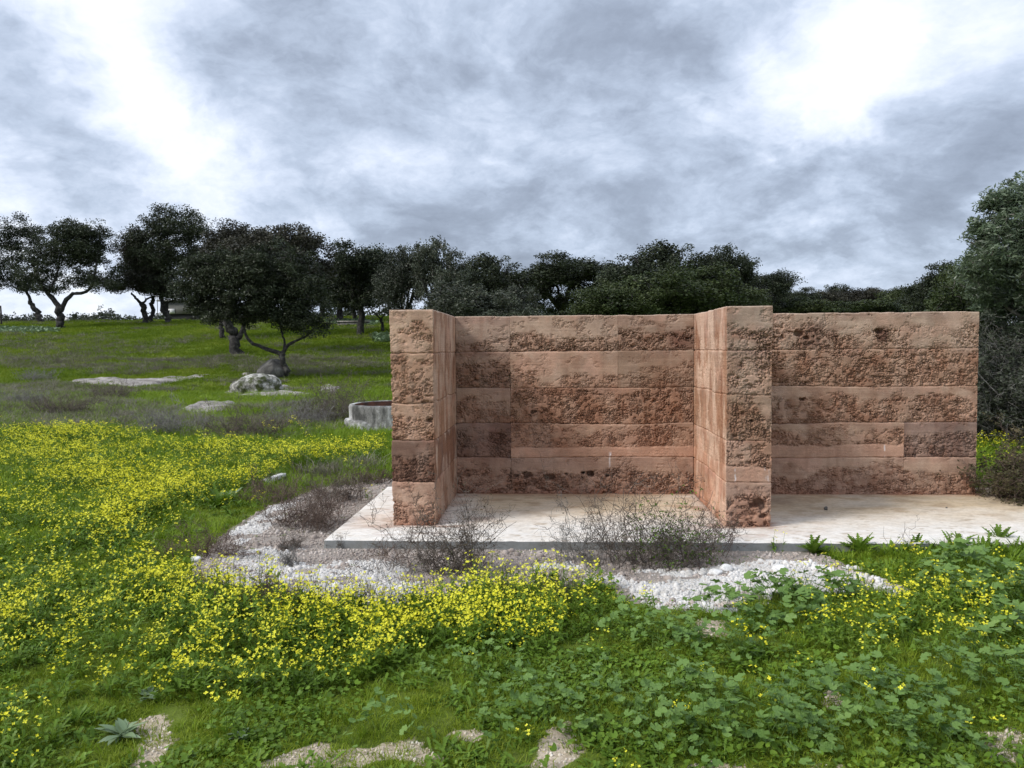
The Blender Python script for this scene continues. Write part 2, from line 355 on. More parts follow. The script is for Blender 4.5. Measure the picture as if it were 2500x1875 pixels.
def zone_gravel(x, y): return soft_inside(Z_GRAVEL, x, y, 21, .09)
def zone_white(x, y):
    r = np.zeros(x.shape, bool)
    for p in Z_WHITE: r |= soft_inside(p, x, y, 31, .16)
    return r & (fbm(x*3.2, y*6.5, seed=33, o=4) > .41)
def zone_sand(x, y):
    r = np.zeros(x.shape, bool)
    for p in Z_SAND: r |= soft_inside(p, x, y, 41, .10)
    return r
def zone_dry(x, y):
    r = np.zeros(x.shape, bool)
    for p in Z_DRY: r |= soft_inside(p, x, y, 51, .35)
    return r
def on_slab(x, y, m=.03): return (x > SX0-m) & (x < SX1+m) & (y > SY0-m) & (y < SY1+m)

# ------------------------------------------------------------------ ground
def axis(lo_far, lo, hi, hi_far, step, g):
    mid = np.arange(lo, hi+1e-6, step); a = []; p = lo; s = step
    while p > lo_far: s *= g; p -= s; a.append(p)
    b = []; p = hi; s = step
    while p < hi_far: s *= g; p += s; b.append(p)
    return np.array(a[::-1]+list(mid)+b)
gx = axis(-3500, -5.5, 6.5, 3500, .05, 1.035); gy = axis(-2500, 2.4, 9.5, 5000, .05, 1.03)
GX, GY = np.meshgrid(gx, gy, indexing='ij'); fx_, fy_ = GX.ravel(), GY.ravel(); GZ = hgt(fx_, fy_)
zg, zw, zs_, zd = zone_gravel(fx_, fy_), zone_white(fx_, fy_), zone_sand(fx_, fy_), zone_dry(fx_, fy_)
GZ = GZ + np.where(zg & ~on_slab(fx_, fy_, .2), (fbm(fx_*9, fy_*9, seed=5, o=3)-.45)*.022, 0)
gmb = MB(); gmb.add(np.stack([fx_, fy_, GZ], 1), grid_quads(len(gx), len(gy)), col=np.stack([zw*1., np.maximum(zs_, 0)*1., zd*1.], 1))
gme = gmb.mesh('ground', [], smooth=True, color=True)
ga = gme.attributes.new('gravel', 'FLOAT', 'POINT'); ga.data.foreach_set('value', (zg*1.).astype(np.float32))
m, t, b, o = newmat('meadow_soil'); g = t.new('ShaderNodeNewGeometry'); pos = g.outputs['Position']
at1 = t.new('ShaderNodeAttribute'); at1.attribute_name = 'tint'; sp = t.new('ShaderNodeSeparateColor'); t.put(sp.inputs[0], at1.outputs[0])
at2 = t.new('ShaderNodeAttribute'); at2.attribute_name = 'gravel'
nz_ = t.noise(pos, 14, 5, .7)
def thr(v): return t.math('MULTIPLY', t.math('SUBTRACT', t.math('ADD', v, t.math('MULTIPLY', t.math('SUBTRACT', nz_, .5), 1.6)), .40), 5.0, True)
nb = t.noise(pos, .35, 5, .6); nm = t.noise(pos, 3.0, 6, .65); nf = t.noise(pos, 45, 5, .7); nff = t.noise(pos, 160, 3, .6)
green = t.ramp(nb, [(.3, (.075, .12, .012)), (.5, (.115, .18, .016)), (.7, (.16, .225, .024))])
green = mul(t, green, t.ramp(nm, [(.25, .55), (.75, 1.4)]))
soil = t.ramp(nf, [(.3, (.055, .042, .026)), (.7, (.13, .105, .07))])
gs = t.mix(t.ramp(nm, [(.40, 0.), (.60, .35)]), green, soil)
dry = t.ramp(nm, [(.3, (.075, .075, .045)), (.55, (.13, .12, .085)), (.75, (.19, .175, .14))]); gs = t.mix(t.math('MULTIPLY', sp.outputs[2], .55), gs, dry)
sand = t.ramp(nf, [(.25, (.30, .23, .16)), (.5, (.50, .42, .32)), (.75, (.66, .58, .47))]); sand = mul(t, sand, t.ramp(nm, [(.3, .8), (.7, 1.12)]))
gs = t.mix(thr(sp.outputs[1]), gs, sand)
gr = t.ramp(nff, [(.25, (.16, .135, .115)), (.5, (.34, .30, .265)), (.75, (.55, .50, .45))]); gr = mul(t, gr, t.ramp(nm, [(.3, .7), (.7, 1.2)]))
gs = t.mix(thr(at2.outputs[2]), gs, gr)
wh = t.ramp(nff, [(.22, (.26, .24, .215)), (.45, (.58, .565, .54)), (.7, (.76, .75, .73))]); gs = t.mix(thr(sp.outputs[0]), gs, wh)
t.put(b.inputs['Base Color'], gs); b.inputs['Roughness'].default_value = .95; b.inputs['Specular IOR Level'].default_value = .1
bump(t, b, t.math('ADD', t.math('MULTIPLY', nf, .6), t.math('MULTIPLY', nff, .25)), .02, .8)
gme.materials.append(m); link('ground', gme, kind='structure')

# ------------------------------------------------------------------ concrete slab
def slab():
    st = .025; xs = np.linspace(SX0, SX1, int((SX1-SX0)/st)+1); ys = np.linspace(SY0, SY1, int((SY1-SY0)/st)+1)
    X, Y = np.meshgrid(xs, ys, indexing='ij'); x, y = X.ravel(), Y.ravel()
    ed = np.minimum(np.minimum(x-SX0, SX1-x), np.minimum(y-SY0, SY1-y))
    z = SZ + (fbm(x*3, y*3, seed=61, o=4)-.5)*.006 - .006*np.exp(-(ed/.012)**2)*(.4+1.2*vn(x*14, y*14, seed=4))
    c = np.array([.76, .735, .69])*np.ones((len(x), 3))
    def toward(c, col, a): a = np.clip(a, 0, 1)[:, None]; return c*(1-a)+np.array(col)*a
    # dirt carried by rain: cream inside the bays, rust brown at the foot of the walls
    dback = np.clip((YB - y)/(YB-YF), 0, 1.3)
    n = fbm(x*2.1, y*3.0, seed=62, o=5); nfine = fbm(x*17, y*23, seed=63, o=3)
    bay = ss(XL1-.15, XL1+.5, x)*(1-ss(XR0-.2, XR0+.1, x)); bay2 = ss(XR1-.2, XR1+.1, x)
    a = (bay*ss(1.15, .25, dback) + bay2*ss(1.25, .2, dback)*.95)*(.45+.9*n)
    c = toward(c, (.60, .49, .345), a*1.15)
    c = toward(c, (.44, .33, .22), ss(.52, .72, fbm(x*5, y*8, seed=64, o=5))*a*.9)
    foot = np.exp(-np.clip(YB-y, 0, 9)/.10)*((x > XL1-.1) & (x < XE+.05))
    for (a0, a1) in ((XL0, XL1), (XR0, XR1)):
        dx = np.maximum(np.maximum(a0-x, x-a1), 0); dy = np.maximum(YF-y, 0); dd = np.hypot(dx, dy)
        foot = np.maximum(foot, np.exp(-dd/.06)*.75)
        foot = np.maximum(foot, np.exp(-(dd/.33)**2)*ss(.5, .66, fbm(x*4, y*11, seed=65, o=4))*.75)
    c = toward(c, (.33, .17, .10), foot*(.5+.9*n))
    for (cx_, cy_, rx, ry, aa, col) in ((-.70, 7.22, .16, .10, .8, (.26, .16, .11)), (2.25, 8.15, .42, .30, .75, (.24, .165, .12)), (2.5, 7.75, .7, .35, .45, (.34, .26, .18)), (-1.75, 7.15, .25, .3, .5, (.6, .42, .3)),  # soft-edged tinted patches, the darkest just right of the right pier
                                        (3.9, 8.3, .35, .09, .5, (.3, .24, .17)), (3.3, 7.9, .2, .08, .5, (.3, .25, .18)), (2.05, 6.75, .25, .12, .4, (.5, .38, .3)), (4.6, 8.25, 1.2, .22, .35, (.42, .36, .26))):
        q = np.exp(-((x-cx_)/rx)**2-((y-cy_)/ry)**2)*(.35+1.1*fbm(x*7, y*9, seed=66, o=4)); c = toward(c, col, q*aa)
    sp_ = ss(.70, .80, fbm(x*11, y*26, seed=67, o=3)); c = toward(c, (.42, .34, .25), sp_*.75)
    c *= (.90+.2*nfine)[:, None]
    mb = MB(); mb.add(np.stack([x, y, z], 1), grid_quads(len(xs), len(ys)), col=c)
    nx, ny = len(xs), len(ys); ring = np.concatenate([np.arange(nx)*ny, (nx-1)*ny+np.arange(1, ny), (np.arange(nx-2, -1, -1))*ny+ny-1, np.arange(ny-2, 0, -1)])
    V = mb.v[0][ring]; lv = [V.copy() for _ in range(4)]
    for k, zz in enumerate((SZ-.012, .045, .02, -.12)):
        lv[k][:, 2] = zz; off = (vn(V[:, 0]*12, V[:, 1]*12+k*3, seed=71)-.5)*.006
        lv[k][:, 0] += off; lv[k][:, 1] += off
    R = len(ring); side = np.stack([mb.v[0][ring]]+lv, 1).reshape(-1, 3)
    i = np.arange(R)[:, None]; j = np.arange(4)[None]; i2 = (i+1) % R
    q = np.stack([i*5+j, i*5+j+1, i2*5+j+1, i2*5+j], -1).reshape(-1, 4)
    sc = np.array([.235, .245, .245])*(.75+.5*fbm(side[:, 0]*3+side[:, 1], side[:, 2]*14, seed=72, o=4))[:, None]; mb.add(side, q, col=sc)
    m, t, b, o = newmat('concrete'); a = t.new('ShaderNodeAttribute'); a.attribute_name = 'tint'; g = t.new('ShaderNodeNewGeometry')
    n1 = t.noise(g.outputs['Position'], 28, 6, .7); n2 = t.noise(t.vm('MULTIPLY', g.outputs['Position'], (1, 2.2, 1)), 7, 6, .65)
    c = mul(t, a.outputs[0], t.ramp(n1, [(.25, .82), (.6, 1.05)])); c = mul(t, c, t.ramp(n2, [(.3, (.88, .84, .78)), (.6, (1.05, 1.05, 1.05))]))
    t.put(b.inputs['Base Color'], c); b.inputs['Roughness'].default_value = .85; b.inputs['Specular IOR Level'].default_value = .2
    bump(t, b, n1, .003, .6)
    ob = mb.obj('concrete_slab', m, color=True); tag(ob, 'low pale concrete slab with rusty stains carrying the earth walls', 'slab')
slab()

# ------------------------------------------------------------------ rammed earth walls
wall = thing('rammed_earth_wall', (1.5, YB, SZ), 'pinkish brown rammed earth wall with two piers, built in crumbly layered blocks', 'wall')
wall['kind'] = 'thing'
wall_off = np.array([1.5, YB, SZ])
ZL = [0.0, .41, .79, 1.192, 1.60, 2.0]
def level(k, u, sec):
    z = ZL[k] + (0 if k in (0, 5) else 1)*(vn(u*1.7, u*0+k, seed=80+sec)-.5)*(.020 if k in (1, 2, 3) else .006)
    if sec in (0, 2) and k == 3: z = z - .045*(1 if sec == 0 else 0) + (vn(u*5, u*0, seed=88)-.5)*.03
    if k == 5: z = z - .006*ss(.62, .80, vn(u*11, u*0, seed=91)) - .002*vn(u*34, u*0, seed=92)
    if k not in (0, 5): z = z + (vn(u*22, u*0+k, seed=90)-.5)*.006
    return z
LIGHT, TAN, BROWN, DARK, RED, DUSK = (.47, .285, .205), (.42, .245, .17), (.33, .18, .122), (.205, .112, .083), (.40, .205, .135), (.31, .195, .145)
PH = [0]
def block(x0, x1, y0, y1, k, sec, spec, faces=('F',), step=.0055):
    """one rammed block; perimeter strip front -> right -> back -> left, front and named sides finely broken up"""
    seg = []
    for (f, L) in (('F', x1-x0), ('R', y1-y0), ('B', x1-x0), ('L', y1-y0)):
        n = max(2, int(L/(step if f in faces else .12))) ; seg.append((f, L, n))
    u = []; fc = []; s = 0
    for i, (f, L, n) in enumerate(seg):
        u.append(s+np.arange(n)*L/n); fc += [i]*n; s += L
    u = np.concatenate(u); fc = np.array(fc); La, Lb = x1-x0, y1-y0; per = s
    nv = int((ZL[k+1]-ZL[k])/step)+1; vv = np.linspace(0, 1, nv)
    x = np.select([fc == 0, fc == 1, fc == 2], [x0+u, np.full_like(u, x1), x1-(u-La-Lb)], x0)
    y = np.select([fc == 0, fc == 1, fc == 2], [np.full_like(u, y0), y0+(u-La), np.full_like(u, y1)], y1-(u-2*La-Lb))
    nx = np.select([fc == 0, fc == 1, fc == 2, fc == 3], [0, 1, 0, -1.]).astype(float); ny = np.select([fc == 0, fc == 1, fc == 2, fc == 3], [-1, 0, 1, 0]).astype(float)
    corners = np.array([0, La, La+Lb, 2*La+Lb]); cn = [(-.7, -.7), (.7, -.7), (.7, .7), (-.7, .7)]
    dco = np.abs((u[:, None]-corners[None]+per/2) % per - per/2); dc = dco.min(1); ci = dco.argmin(1)
    wcn = np.exp(-(dc/.012)**2)
    nx = nx*(1-wcn)+np.array([c[0] for c in cn])[ci]*wcn*1.0; ny = ny*(1-wcn)+np.array([c[1] for c in cn])[ci]*wcn
    if sec in (1, 3): nx = np.where(fc == 0, 0, nx)
    U = u[:, None]+np.zeros(nv)[None]; lo = level(k, (x+y)[:, None]+U*0, sec); hi = level(k+1, (x+y)[:, None]+U*0, sec)
    Z = lo + (hi-lo)*vv[None]; T = 1-vv[None]+U*0
    un = U + PH[0]*3.17 + sec*11; PH[0] += 1
    # horizontal noise coordinate: continuous over neighbouring blocks on the front
    hu = (x-y)[:, None]+U*0 + sec*7.3
    side = ((fc == 1) | (fc == 3))[:, None] & (U > -1)
    sm, amp = spec.get('s', .5), spec.get('a', 1.0)
    nb_ = fbm(hu*2.3, Z*5.0, seed=101+k, o=4)
    patch = fbm(hu*5, Z*6, seed=131+k, o=4)
    rough = ss(-.10, .10, T - sm + (nb_-.5)*spec.get('w', .9))
    rough = rough*(.40+.65*ss(.36, .56, patch + spec.get('d', .08))); rough = np.maximum(rough, .30*ss(.50, .62, fbm(hu*7, Z*10, seed=136, o=3)))
    if spec.get('patches') is not None:
        for (px_, pt_, rx_, rt_, am) in spec['patches']:
            xf = (x-x0)/La; rough = np.maximum(rough, am*np.exp(-((xf[:, None]-px_)/rx_)**2-((T-pt_)/rt_)**2)*(.5+patch))
            rough = np.where(am < 0, rough*(1+am*np.exp(-((xf[:, None]-px_)/rx_)**2-((T-pt_)/rt_)**2)), rough)
    band = spec.get('band', 0)
    bandm = 0*U
    if band:
        bl = band + (vn(hu*3.1, hu*0, seed=140)-.5)*.10 + (vn(hu*15, hu*0, seed=141)-.5)*.04
        bandm = ss(.03, -.02, (1-T)-bl); rough = rough*(1-.9*bandm)
    rough = np.where(side, rough*spec.get('side', .22), rough)
    if sec == 0: rough = np.where((fc == 1)[:, None], rough*.7, rough)
    rough = np.clip(rough, 0, 1.1)
    wx = hu + (fbm(hu*30, Z*30, seed=111, o=3)-.5)*.06; wz = Z + (fbm(hu*30+5, Z*30, seed=112, o=3)-.5)*.05
    f1, f2, cid = worley(wx/.030, wz/.024, seed=k*3+sec); g1, g2, gid = worley(wx/.0165, wz/.014, seed=50+k+sec)
    big = ss(.30, .10, f2-f1); small = ss(.34, .08, g2-g1)
    open_ = ss(.43, .58, fbm(hu*13+3, Z*15, seed=121, o=3)); open2 = ss(.46, .62, fbm(hu*24+3, Z*28, seed=122, o=2))
    amp = amp*.80
    dep = rough*amp*(.018*big*open_ + .015*small*open2 + .0015*(cid-.4)*open_)
    pits = ss(.62, .70, fbm(hu*24, Z*34, seed=123, o=3))*np.clip(rough+.06, 0, 1)
    dep += pits*.018*amp
    for (hx, ht, hr, hd) in spec.get('holes', ()):
        hr = hr*1.35; hd = hd*1.7; q = np.hypot((hu-(hx-y0+sec*7.3))/hr/1.5, (Z-ht)/hr) + (fbm(hu*30, Z*30, seed=124, o=3)-.5)*1.1
        dep = np.maximum(dep, np.where((fc == 0)[:, None], ss(1.05, .55, q)*hd, 0))
    dep += (fbm(hu*6, Z*9, seed=125, o=3)-.5)*.004 + .0016*(vn(hu*2, Z*45, seed=126))
    if band: dep += ss(0, 1, bandm)*.006*0 + np.exp(-(((1-T)-bl)/.03)**2)*.006*vn(hu*30, Z*30, seed=3)
    # joints
    hgt_m = (hi-lo); dz = np.minimum(T*hgt_m, (1-T)*hgt_m); g = .013*np.exp(-(dz/.0065)**2)*(.25+vn(hu*25, Z*3, seed=127))
    if k == 4: g = np.where(T*hgt_m < .03, g*.35, g)
    if k == 0: g = np.where((1-T)*hgt_m < .03, 0, g)
    dep += g
    jd = np.exp(-(dc/.005)**2)[:, None]*(.003 if sec in (1, 3) else .006)*(.3+vn(U*0, Z*9, seed=129)); dep += jd
    chip = np.exp(-(dc/.03)**2)[:, None]*rough*.006*vn(hu*0+Z*26, Z*26+U*8, seed=128); dep += np.where(sec in (0, 2), chip, 0)
    # colour of the earth
    c = np.array(spec['c'])[None, None]*np.array([1.02, 1.16, 1.16])*np.ones(U.shape+(3,))
    def toward(c, col, a): a = np.clip(a, 0, 1)[..., None]; return c*(1-a)+np.array(col)*a
    lo_n = fbm(hu*1.6, Z*2.2, seed=150+k, o=4)
    c = c*(.62+.76*lo_n)[..., None]; md_n = ss(.47, .66, fbm(hu*5.5+2, Z*7.5, seed=155+k, o=5)); c = toward(c, np.array(spec['c'])*np.array([.52, .43, .37]), md_n*(.34+.30*np.clip(rough, 0, 1)))
    c = toward(c, np.array(spec['c'])*np.array([.74, .62, .54]), np.clip(rough, 0, 1)*.50)
    c = c*(1+(cid-.5)*.22*rough)[..., None]
    wthr = ss(.42, .0, T)*ss(.35, .65, fbm(hu*3.3, Z*7, seed=160+k, o=4)); c = toward(c, np.array(spec['c'])*np.array([.74, .75, .78]), wthr*.6)
    c = toward(c, np.array(spec['c'])*np.array([1.22, 1.22, 1.22]), ss(.52, .70, fbm(hu*4+7, Z*5, seed=170+k, o=4))*.55*(1-rough*.6))
    if band: c = toward(c, np.array((.46, .265, .185))*1.08, bandm*.55*(.5+lo_n))
    if k == 0: c = toward(c, (.30, .13, .08), ss(.10, 0, (1-T)*.41)*ss(.3, .6, lo_n)*.6)
    # rain streaks on the side faces
    stn = fbm(hu*21, Z*3.0, seed=180, o=5); st2 = ss(.44, .66, fbm(hu*9, Z*1.3, seed=181, o=4))
    sa = np.where(side, 1., .22)
    rb = ss(.46, .60, fbm(hu*6+4, Z*3.5, seed=183, o=5)); c = toward(c, (.30, .155, .09), rb*sa*.55); c = toward(c, (.23, .115, .07), ss(.48, .68, stn)*sa*.75*(.1+st2)*(.5+1.2*lo_n)); c = toward(c, (.64, .50, .40), ss(.54, .34, fbm(hu*7+2, Z*3, seed=182, o=4))*sa*.55)
    if spec.get('sidecol') is not None: c = np.where(side[..., None], c*np.array(spec['sidecol']), c)  # light from the left is put into the colour of the pier sides
    if k == 4: c = toward(c, (.55, .42, .33), ss(.012, .002, T*hgt_m)*.8)
    for (dx_, z0_, z1_, wd) in spec.get('drips', ()):
        q = np.exp(-((hu-(dx_-y0+sec*7.3)+(vn(Z*18, Z*0, seed=5)-.5)*.012)/wd)**2)*ss(z0_-.02, z0_+.02, Z)*ss(z1_+.02, z1_-.02, Z)*np.where((fc == 0)[:, None], 1, 0)*ss(.3, .6, fbm(hu*40, Z*18, seed=6, o=2))
        c = toward(c, (.78, .76, .76), q*.9)
    for (sx_, st_, rx_, rt_, am, col) in spec.get('stains', ()):
        xf = (x-x0)/La; q = np.exp(-((xf[:, None]-sx_)/rx_)**4-((T-st_)/rt_)**4)*(.4+1.1*fbm(hu*6, Z*7, seed=190, o=4)); c = toward(c, col, q*am)
    X = x[:, None]-nx[:, None]*dep; Y = y[:, None]-ny[:, None]*dep
    gap = .0007*(1 if sec in (1, 3) else 0)
    V = np.stack([X, Y, Z+SZ], -1).reshape(-1, 3)-wall_off
    mb = MB(); N = len(u); mb.add(V, grid_quads(N, nv, True), col=c.reshape(-1, 3))
    mb.ngon(np.arange(N)[::-1]*nv); mb.ngon(np.arange(N)*nv+nv-1)
    return mb.obj('earth_block', MAT['earth'], wall, color=True)

blackish = (.035, .02, .016)
# left pier
for k, sp_ in enumerate([dict(c=(.46, .27, .195), s=.32, a=1.2, w=.6), dict(c=DARK, s=.36, a=1.2, stains=()), dict(c=(.45, .26, .18), s=.28, a=1.35, w=.5, holes=((-1.13, .98, .018, .05),), sidecol=(.95, .93, .92)),
                         dict(c=TAN, s=.02, a=1.0, w=.5), dict(c=LIGHT, s=.72, a=1.0, w=1.3)]):
    sp_['sidecol'] = (.86, .83, .80) if k != 1 else (1, 1, 1)  # sides coloured darker, painting the shade on the inner face
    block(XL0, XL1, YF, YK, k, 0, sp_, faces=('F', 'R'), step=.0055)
# right pier
for k, sp_ in enumerate([dict(c=(.46, .27, .20), s=.34, a=1.5, w=.4, d=.15, holes=((1.86, .215, .035, .07), (1.80, .20, .02, .06), (1.90, .17, .02, .05), (1.83, .235, .018, .05), (1.90, .10, .018, .04))),
                         dict(c=(.45, .265, .19), s=.05, a=1.2, w=.5, band=.36, drips=((1.64, .42, .53, .006), (1.91, .44, .54, .006), (1.935, .42, .54, .009))),
                         dict(c=(.39, .235, .165), s=.25, a=1.2, w=1.0, patches=((.5, .6, .2, .25, .8),), holes=((1.79, .965, .012, .04),)),
                         dict(c=(.44, .275, .205), s=.08, a=1.1, w=.5), dict(c=(.41, .26, .20), s=.55, a=1.35, w=.5)]):
    sp_['sidecol'] = (1.14, 1.06, 1.0)  # sides coloured brighter, painting the light on the left-turned face
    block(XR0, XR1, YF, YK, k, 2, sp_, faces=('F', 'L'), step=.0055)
# back wall between the piers
LB = XR0-XL1; J1, J2 = XL1+LB*.232, XL1+LB*.686; YB2 = YK
back = [
    (0, XL1, J1, dict(c=(.39, .225, .165), s=.38, a=1.5, w=.5, holes=((-.98, .20, .02, .03),))),
    (0, J1, XR0, dict(c=(.40, .235, .172), s=.40, a=1.5, w=.4, stains=((.08, .28, .12, .3, .5, DUSK), (.42, .3, .06, .28, .5, DUSK), (.62, .3, .14, .3, .5, DUSK)), drips=((.63, .30, .41, .008),),
                      holes=((-.30, .205, .030, .07), (-.05, .185, .034, .08), (.42, .225, .028, .08), (.33, .235, .016, .06), (-.42, .20, .016, .05), (.60, .205, .014, .05), (-.08, .15, .012, .04), (.15, .22, .012, .04)))),
    (1, XL1, J1, dict(c=(.215, .122, .095), s=.22, a=1.2, w=.5)),
    (1, J1, XR0, dict(c=(.40, .225, .158), s=.10, a=1.0, w=.8, band=.31, drips=((.63, .42, .50, .010),), stains=((.62, .35, .12, .25, .4, BROWN),))),
    (2, XL1, J1, dict(c=(.34, .20, .145), s=.45, a=.85, w=.9)),
    (2, J1, XR0, dict(c=(.37, .205, .14), s=.04, a=1.25, w=.3, d=.15, holes=((-.23, .92, .014, .04), (-.2, .925, .01, .04), (1.13, 1.04, .012, .03)), stains=((.3, .02, .12, .2, .55, (.25, .12, .07)),))),
    (3, XL1, J1, dict(c=(.345, .205, .15), s=.25, a=1.15, w=.7, stains=((.85, .6, .3, .4, .5, (.22, .115, .075)), (.3, .0, .5, .12, .5, (.22, .115, .08))))),
    (3, J1, J2, dict(c=(.445, .265, .19), s=.50, a=.95, w=1.5)),
    (3, J2, XR0, dict(c=(.34, .205, .145), s=.42, a=.7, w=1.3)),
    (4, XL1, J1, dict(c=(.375, .235, .178), s=.70, a=1.0, w=.5, stains=((.15, .85, .35, .3, .5, (.2, .115, .085)),))),
    (4, J1, J2, dict(c=(.42, .265, .195), s=.60, a=1.5, w=.45, d=.14)),
    (4, J2, XR0, dict(c=(.40, .25, .185), s=.44, a=1.5, w=.45, d=.1, stains=((.88, .72, .22, .3, .8, (.17, .085, .06)),)))]
for k, a0, a1, sp_ in back: block(a0, a1, YB, YK, k, 1, sp_)
LR = XE-XR1; K1, K2 = XR1+LR*.162, XR1+LR*.708
right = [
    (0, XR1, K2, dict(c=(.40, .235, .17), s=.34, a=1.0, w=.9, drips=((2.2, .27, .41, .007),))), (0, K2, XE, dict(c=(.42, .25, .18), s=.42, a=1.1, w=.6)),
    (1, XR1, K2, dict(c=(.405, .24, .172), s=.18, a=1.1, w=.6, band=.34, drips=((3.63, .42, .54, .008),))), (1, K2, XE, dict(c=(.225, .135, .108), s=.32, a=1.2, w=.4)),
    (2, XR1, K1, dict(c=(.32, .19, .14), s=.45, a=.7, w=.8)), (2, K1, XE, dict(c=(.40, .235, .168), s=.28, a=1.2, w=.8, holes=((2.74, 1.05, .022, .05), (4.0, .93, .014, .04)), stains=((.03, .4, .05, .5, .4, (.5, .36, .28)),))),
    (3, XR1, K1, dict(c=(.29, .165, .115), s=.02, a=1.0, w=.6)), (3, K1, XE, dict(c=(.435, .26, .185), s=.03, a=1.25, w=.35, d=.15)),
    (4, XR1, K1, dict(c=(.36, .225, .165), s=.34, a=1.5, w=.5, stains=((.4, .8, .5, .35, .7, (.19, .10, .07)),))),
    (4, K1, XE, dict(c=(.43, .275, .205), s=.36, a=1.5, w=.9, d=.05, patches=((.80, .6, .16, .6, -.9), (.95, .7, .04, .4, .9)),
                     holes=((3.55, 1.80, .03, .05), (2.70, 1.78, .03, .045), (2.78, 1.73, .02, .04)), stains=((.54, .62, .03, .2, .9, (.14, .07, .05)), (.19, .62, .07, .35, .7, (.17, .09, .065)), (.3, .55, .03, .2, .5, (.2, .1, .07)))))]
for k, a0, a1, sp_ in right: block(a0, a1, YB, YK, k, 3, sp_)

# ------------------------------------------------------------------ rocks and stones
def ico(sub):
    import bmesh
    bm = bmesh.new(); bmesh.ops.create_icosphere(bm, subdivisions=sub, radius=1.0)
    v = np.array([x.co[:] for x in bm.verts]); f = np.array([[x.index for x in fc.verts] for fc in bm.faces]); bm.free(); return v, f
ICO = {k: ico(k) for k in (1, 2, 3, 4, 5)}
def rock_mb(size, seed, sub=4, rough=.35, facet=.0, sc=1.4):
    v, f = ICO[sub]; d = (fbm(v[:, 0]*sc+seed, v[:, 1]*sc, v[:, 2]*sc, seed=seed, o=5)-.5)*2*rough
    d += (fbm(v[:, 0]*sc*5+seed, v[:, 1]*sc*5, v[:, 2]*sc*5, seed=seed+4, o=3)-.5)*.10
    p = v*(1+d)[:, None]
    if facet:
        r = np.random.default_rng(seed)
        for _ in range(7):
            n = r.normal(size=3); n /= np.linalg.norm(n); h = .62+.25*r.random(); ex = np.maximum(p@n-h, 0); p = p-np.outer(ex*facet, n)
    mb = MB(); mb.add(p*np.array(size), tris=f); return mb
def rock(name, px, py, size, label, cat, mat, seed, sub=4, sink=.3, rz=0, group=None, rough=.35, facet=0, tilt=0, on=None):
    p = at(px, py, on); o = rock_mb(size, seed, sub, rough, facet).obj(name, MAT[mat], smooth=True)
    o.location = (p[0], p[1]+size[1]*.8, p[2]+size[2]*(1-2*sink)*.8); o.rotation_euler = (0, tilt, rz); return tag(o, label, cat, group)
def outcrop(px_poly, height, label, seed, mat='granite', tilt=(0, 0)):
    c = np.array([at(px, py) for px, py in px_poly]); ctr = c.mean(0); n = 64; L = len(c)
    # closed outline resampled, rings shrinking to the middle
    u = np.linspace(0, L, n, endpoint=False); i = u.astype(int); f = (u-i)[:, None]; rim = c[i]*(1-f)+c[(i+1) % L]*f
    rings = []; K = 16
    for k in range(K+1):
        s = 1-k/K; p = ctr+(rim-ctr)*s; x, y = p[:, 0], p[:, 1]; g = hgt(x, y)
        prof = (1-s**6)**.5 if s < 1 else 0
        x2 = x+(fbm(x*1.3, y*1.3, seed=seed+9)-.5)*.5*s; y2 = y+(fbm(x*1.3+7, y*1.3, seed=seed+9)-.5)*.5*s
        z = g-.12+prof*(height+.12)*(.55+.9*fbm(x*.7, y*.7, seed=seed, o=4)) + (fbm(x*4, y*4, seed=seed+3, o=3)-.5)*.10*prof
        rings.append(np.stack([x2, y2, z], 1))
    V = np.stack(rings, 1); mb = MB(); mb.add(V, grid_quads(n, K+1, True))
    o = mb.obj('rock_outcrop', MAT[mat], smooth=True); return tag(o, label, 'rock', 'granite outcrops in the meadow')

outcrop([(150, 934), (230, 931), (340, 928), (430, 922), (475, 919), (520, 914), (500, 922), (440, 932), (395, 943), (330, 947), (260, 943), (180, 941)], .16, 'long low flat granite outcrop left of the mossy boulder', 3)
outcrop([(420, 1008), (460, 997), (480, 989), (540, 986), (590, 993), (575, 1004), (500, 1012), (440, 1014)], .13, 'small flat pale rock outcrop nearest to the yellow flowers', 7)
outcrop([(530, 963), (570, 955), (640, 952), (700, 944), (735, 957), (775, 968), (700, 973), (640, 972), (570, 971)], .12, 'flat rock shelf spreading right below the mossy boulder', 12)
outcrop([(775, 962), (790, 942), (800, 939), (845, 947), (815, 955), (818, 969), (800, 972)], .10, 'broken grey slab of rock at right end of the shelf', 15)
rock('mossy_boulder', 612, 967, (.90, .8, .56), 'rounded boulder patched with white lichen and moss', 'boulder', 'granite_lichen', 5, sub=5, sink=.18, rough=.30)
rock('wedge_boulder', 656, 928, (.72, .7, .70), 'dark wedge shaped boulder leaning beside the twisted oak trunk', 'boulder', 'granite_dark', 9, sub=4, sink=.2, rough=.14, facet=1.0, tilt=-.5)
outcrop([(585, 916), (620, 912), (650, 915), (620, 918)], .10, 'thin sliver of rock in grass above the mossy boulder', 18)
outcrop([(230, 775), (245, 772), (262, 773), (250, 777)], .25, 'pale rock on the crest of the hill right of forked oak', 19)
rock('white_stone', 473, 1374, (.048, .04, .032), 'white stone at the left tip of the gravel', 'stone', 'whitestone', 21, sub=3, sink=.2, facet=.8)
rock('white_stone', 1908, 1398, (.06, .05, .035), 'greyish white stone on the gravel right of the right pier', 'stone', 'whitestone', 22, sub=3, sink=.2, facet=.8)
rock('white_stone', 1775, 1398, (.055, .05, .035), 'small white stone on gravel below the right pier', 'stone', 'whitestone', 23, sub=3, sink=.2, facet=.8)
rock('white_stone', 1750, 1405, (.05, .04, .03), 'flat small stone in white gravel by the dry shrub', 'stone', 'whitestone', 24, sub=3, sink=.2, facet=.8)
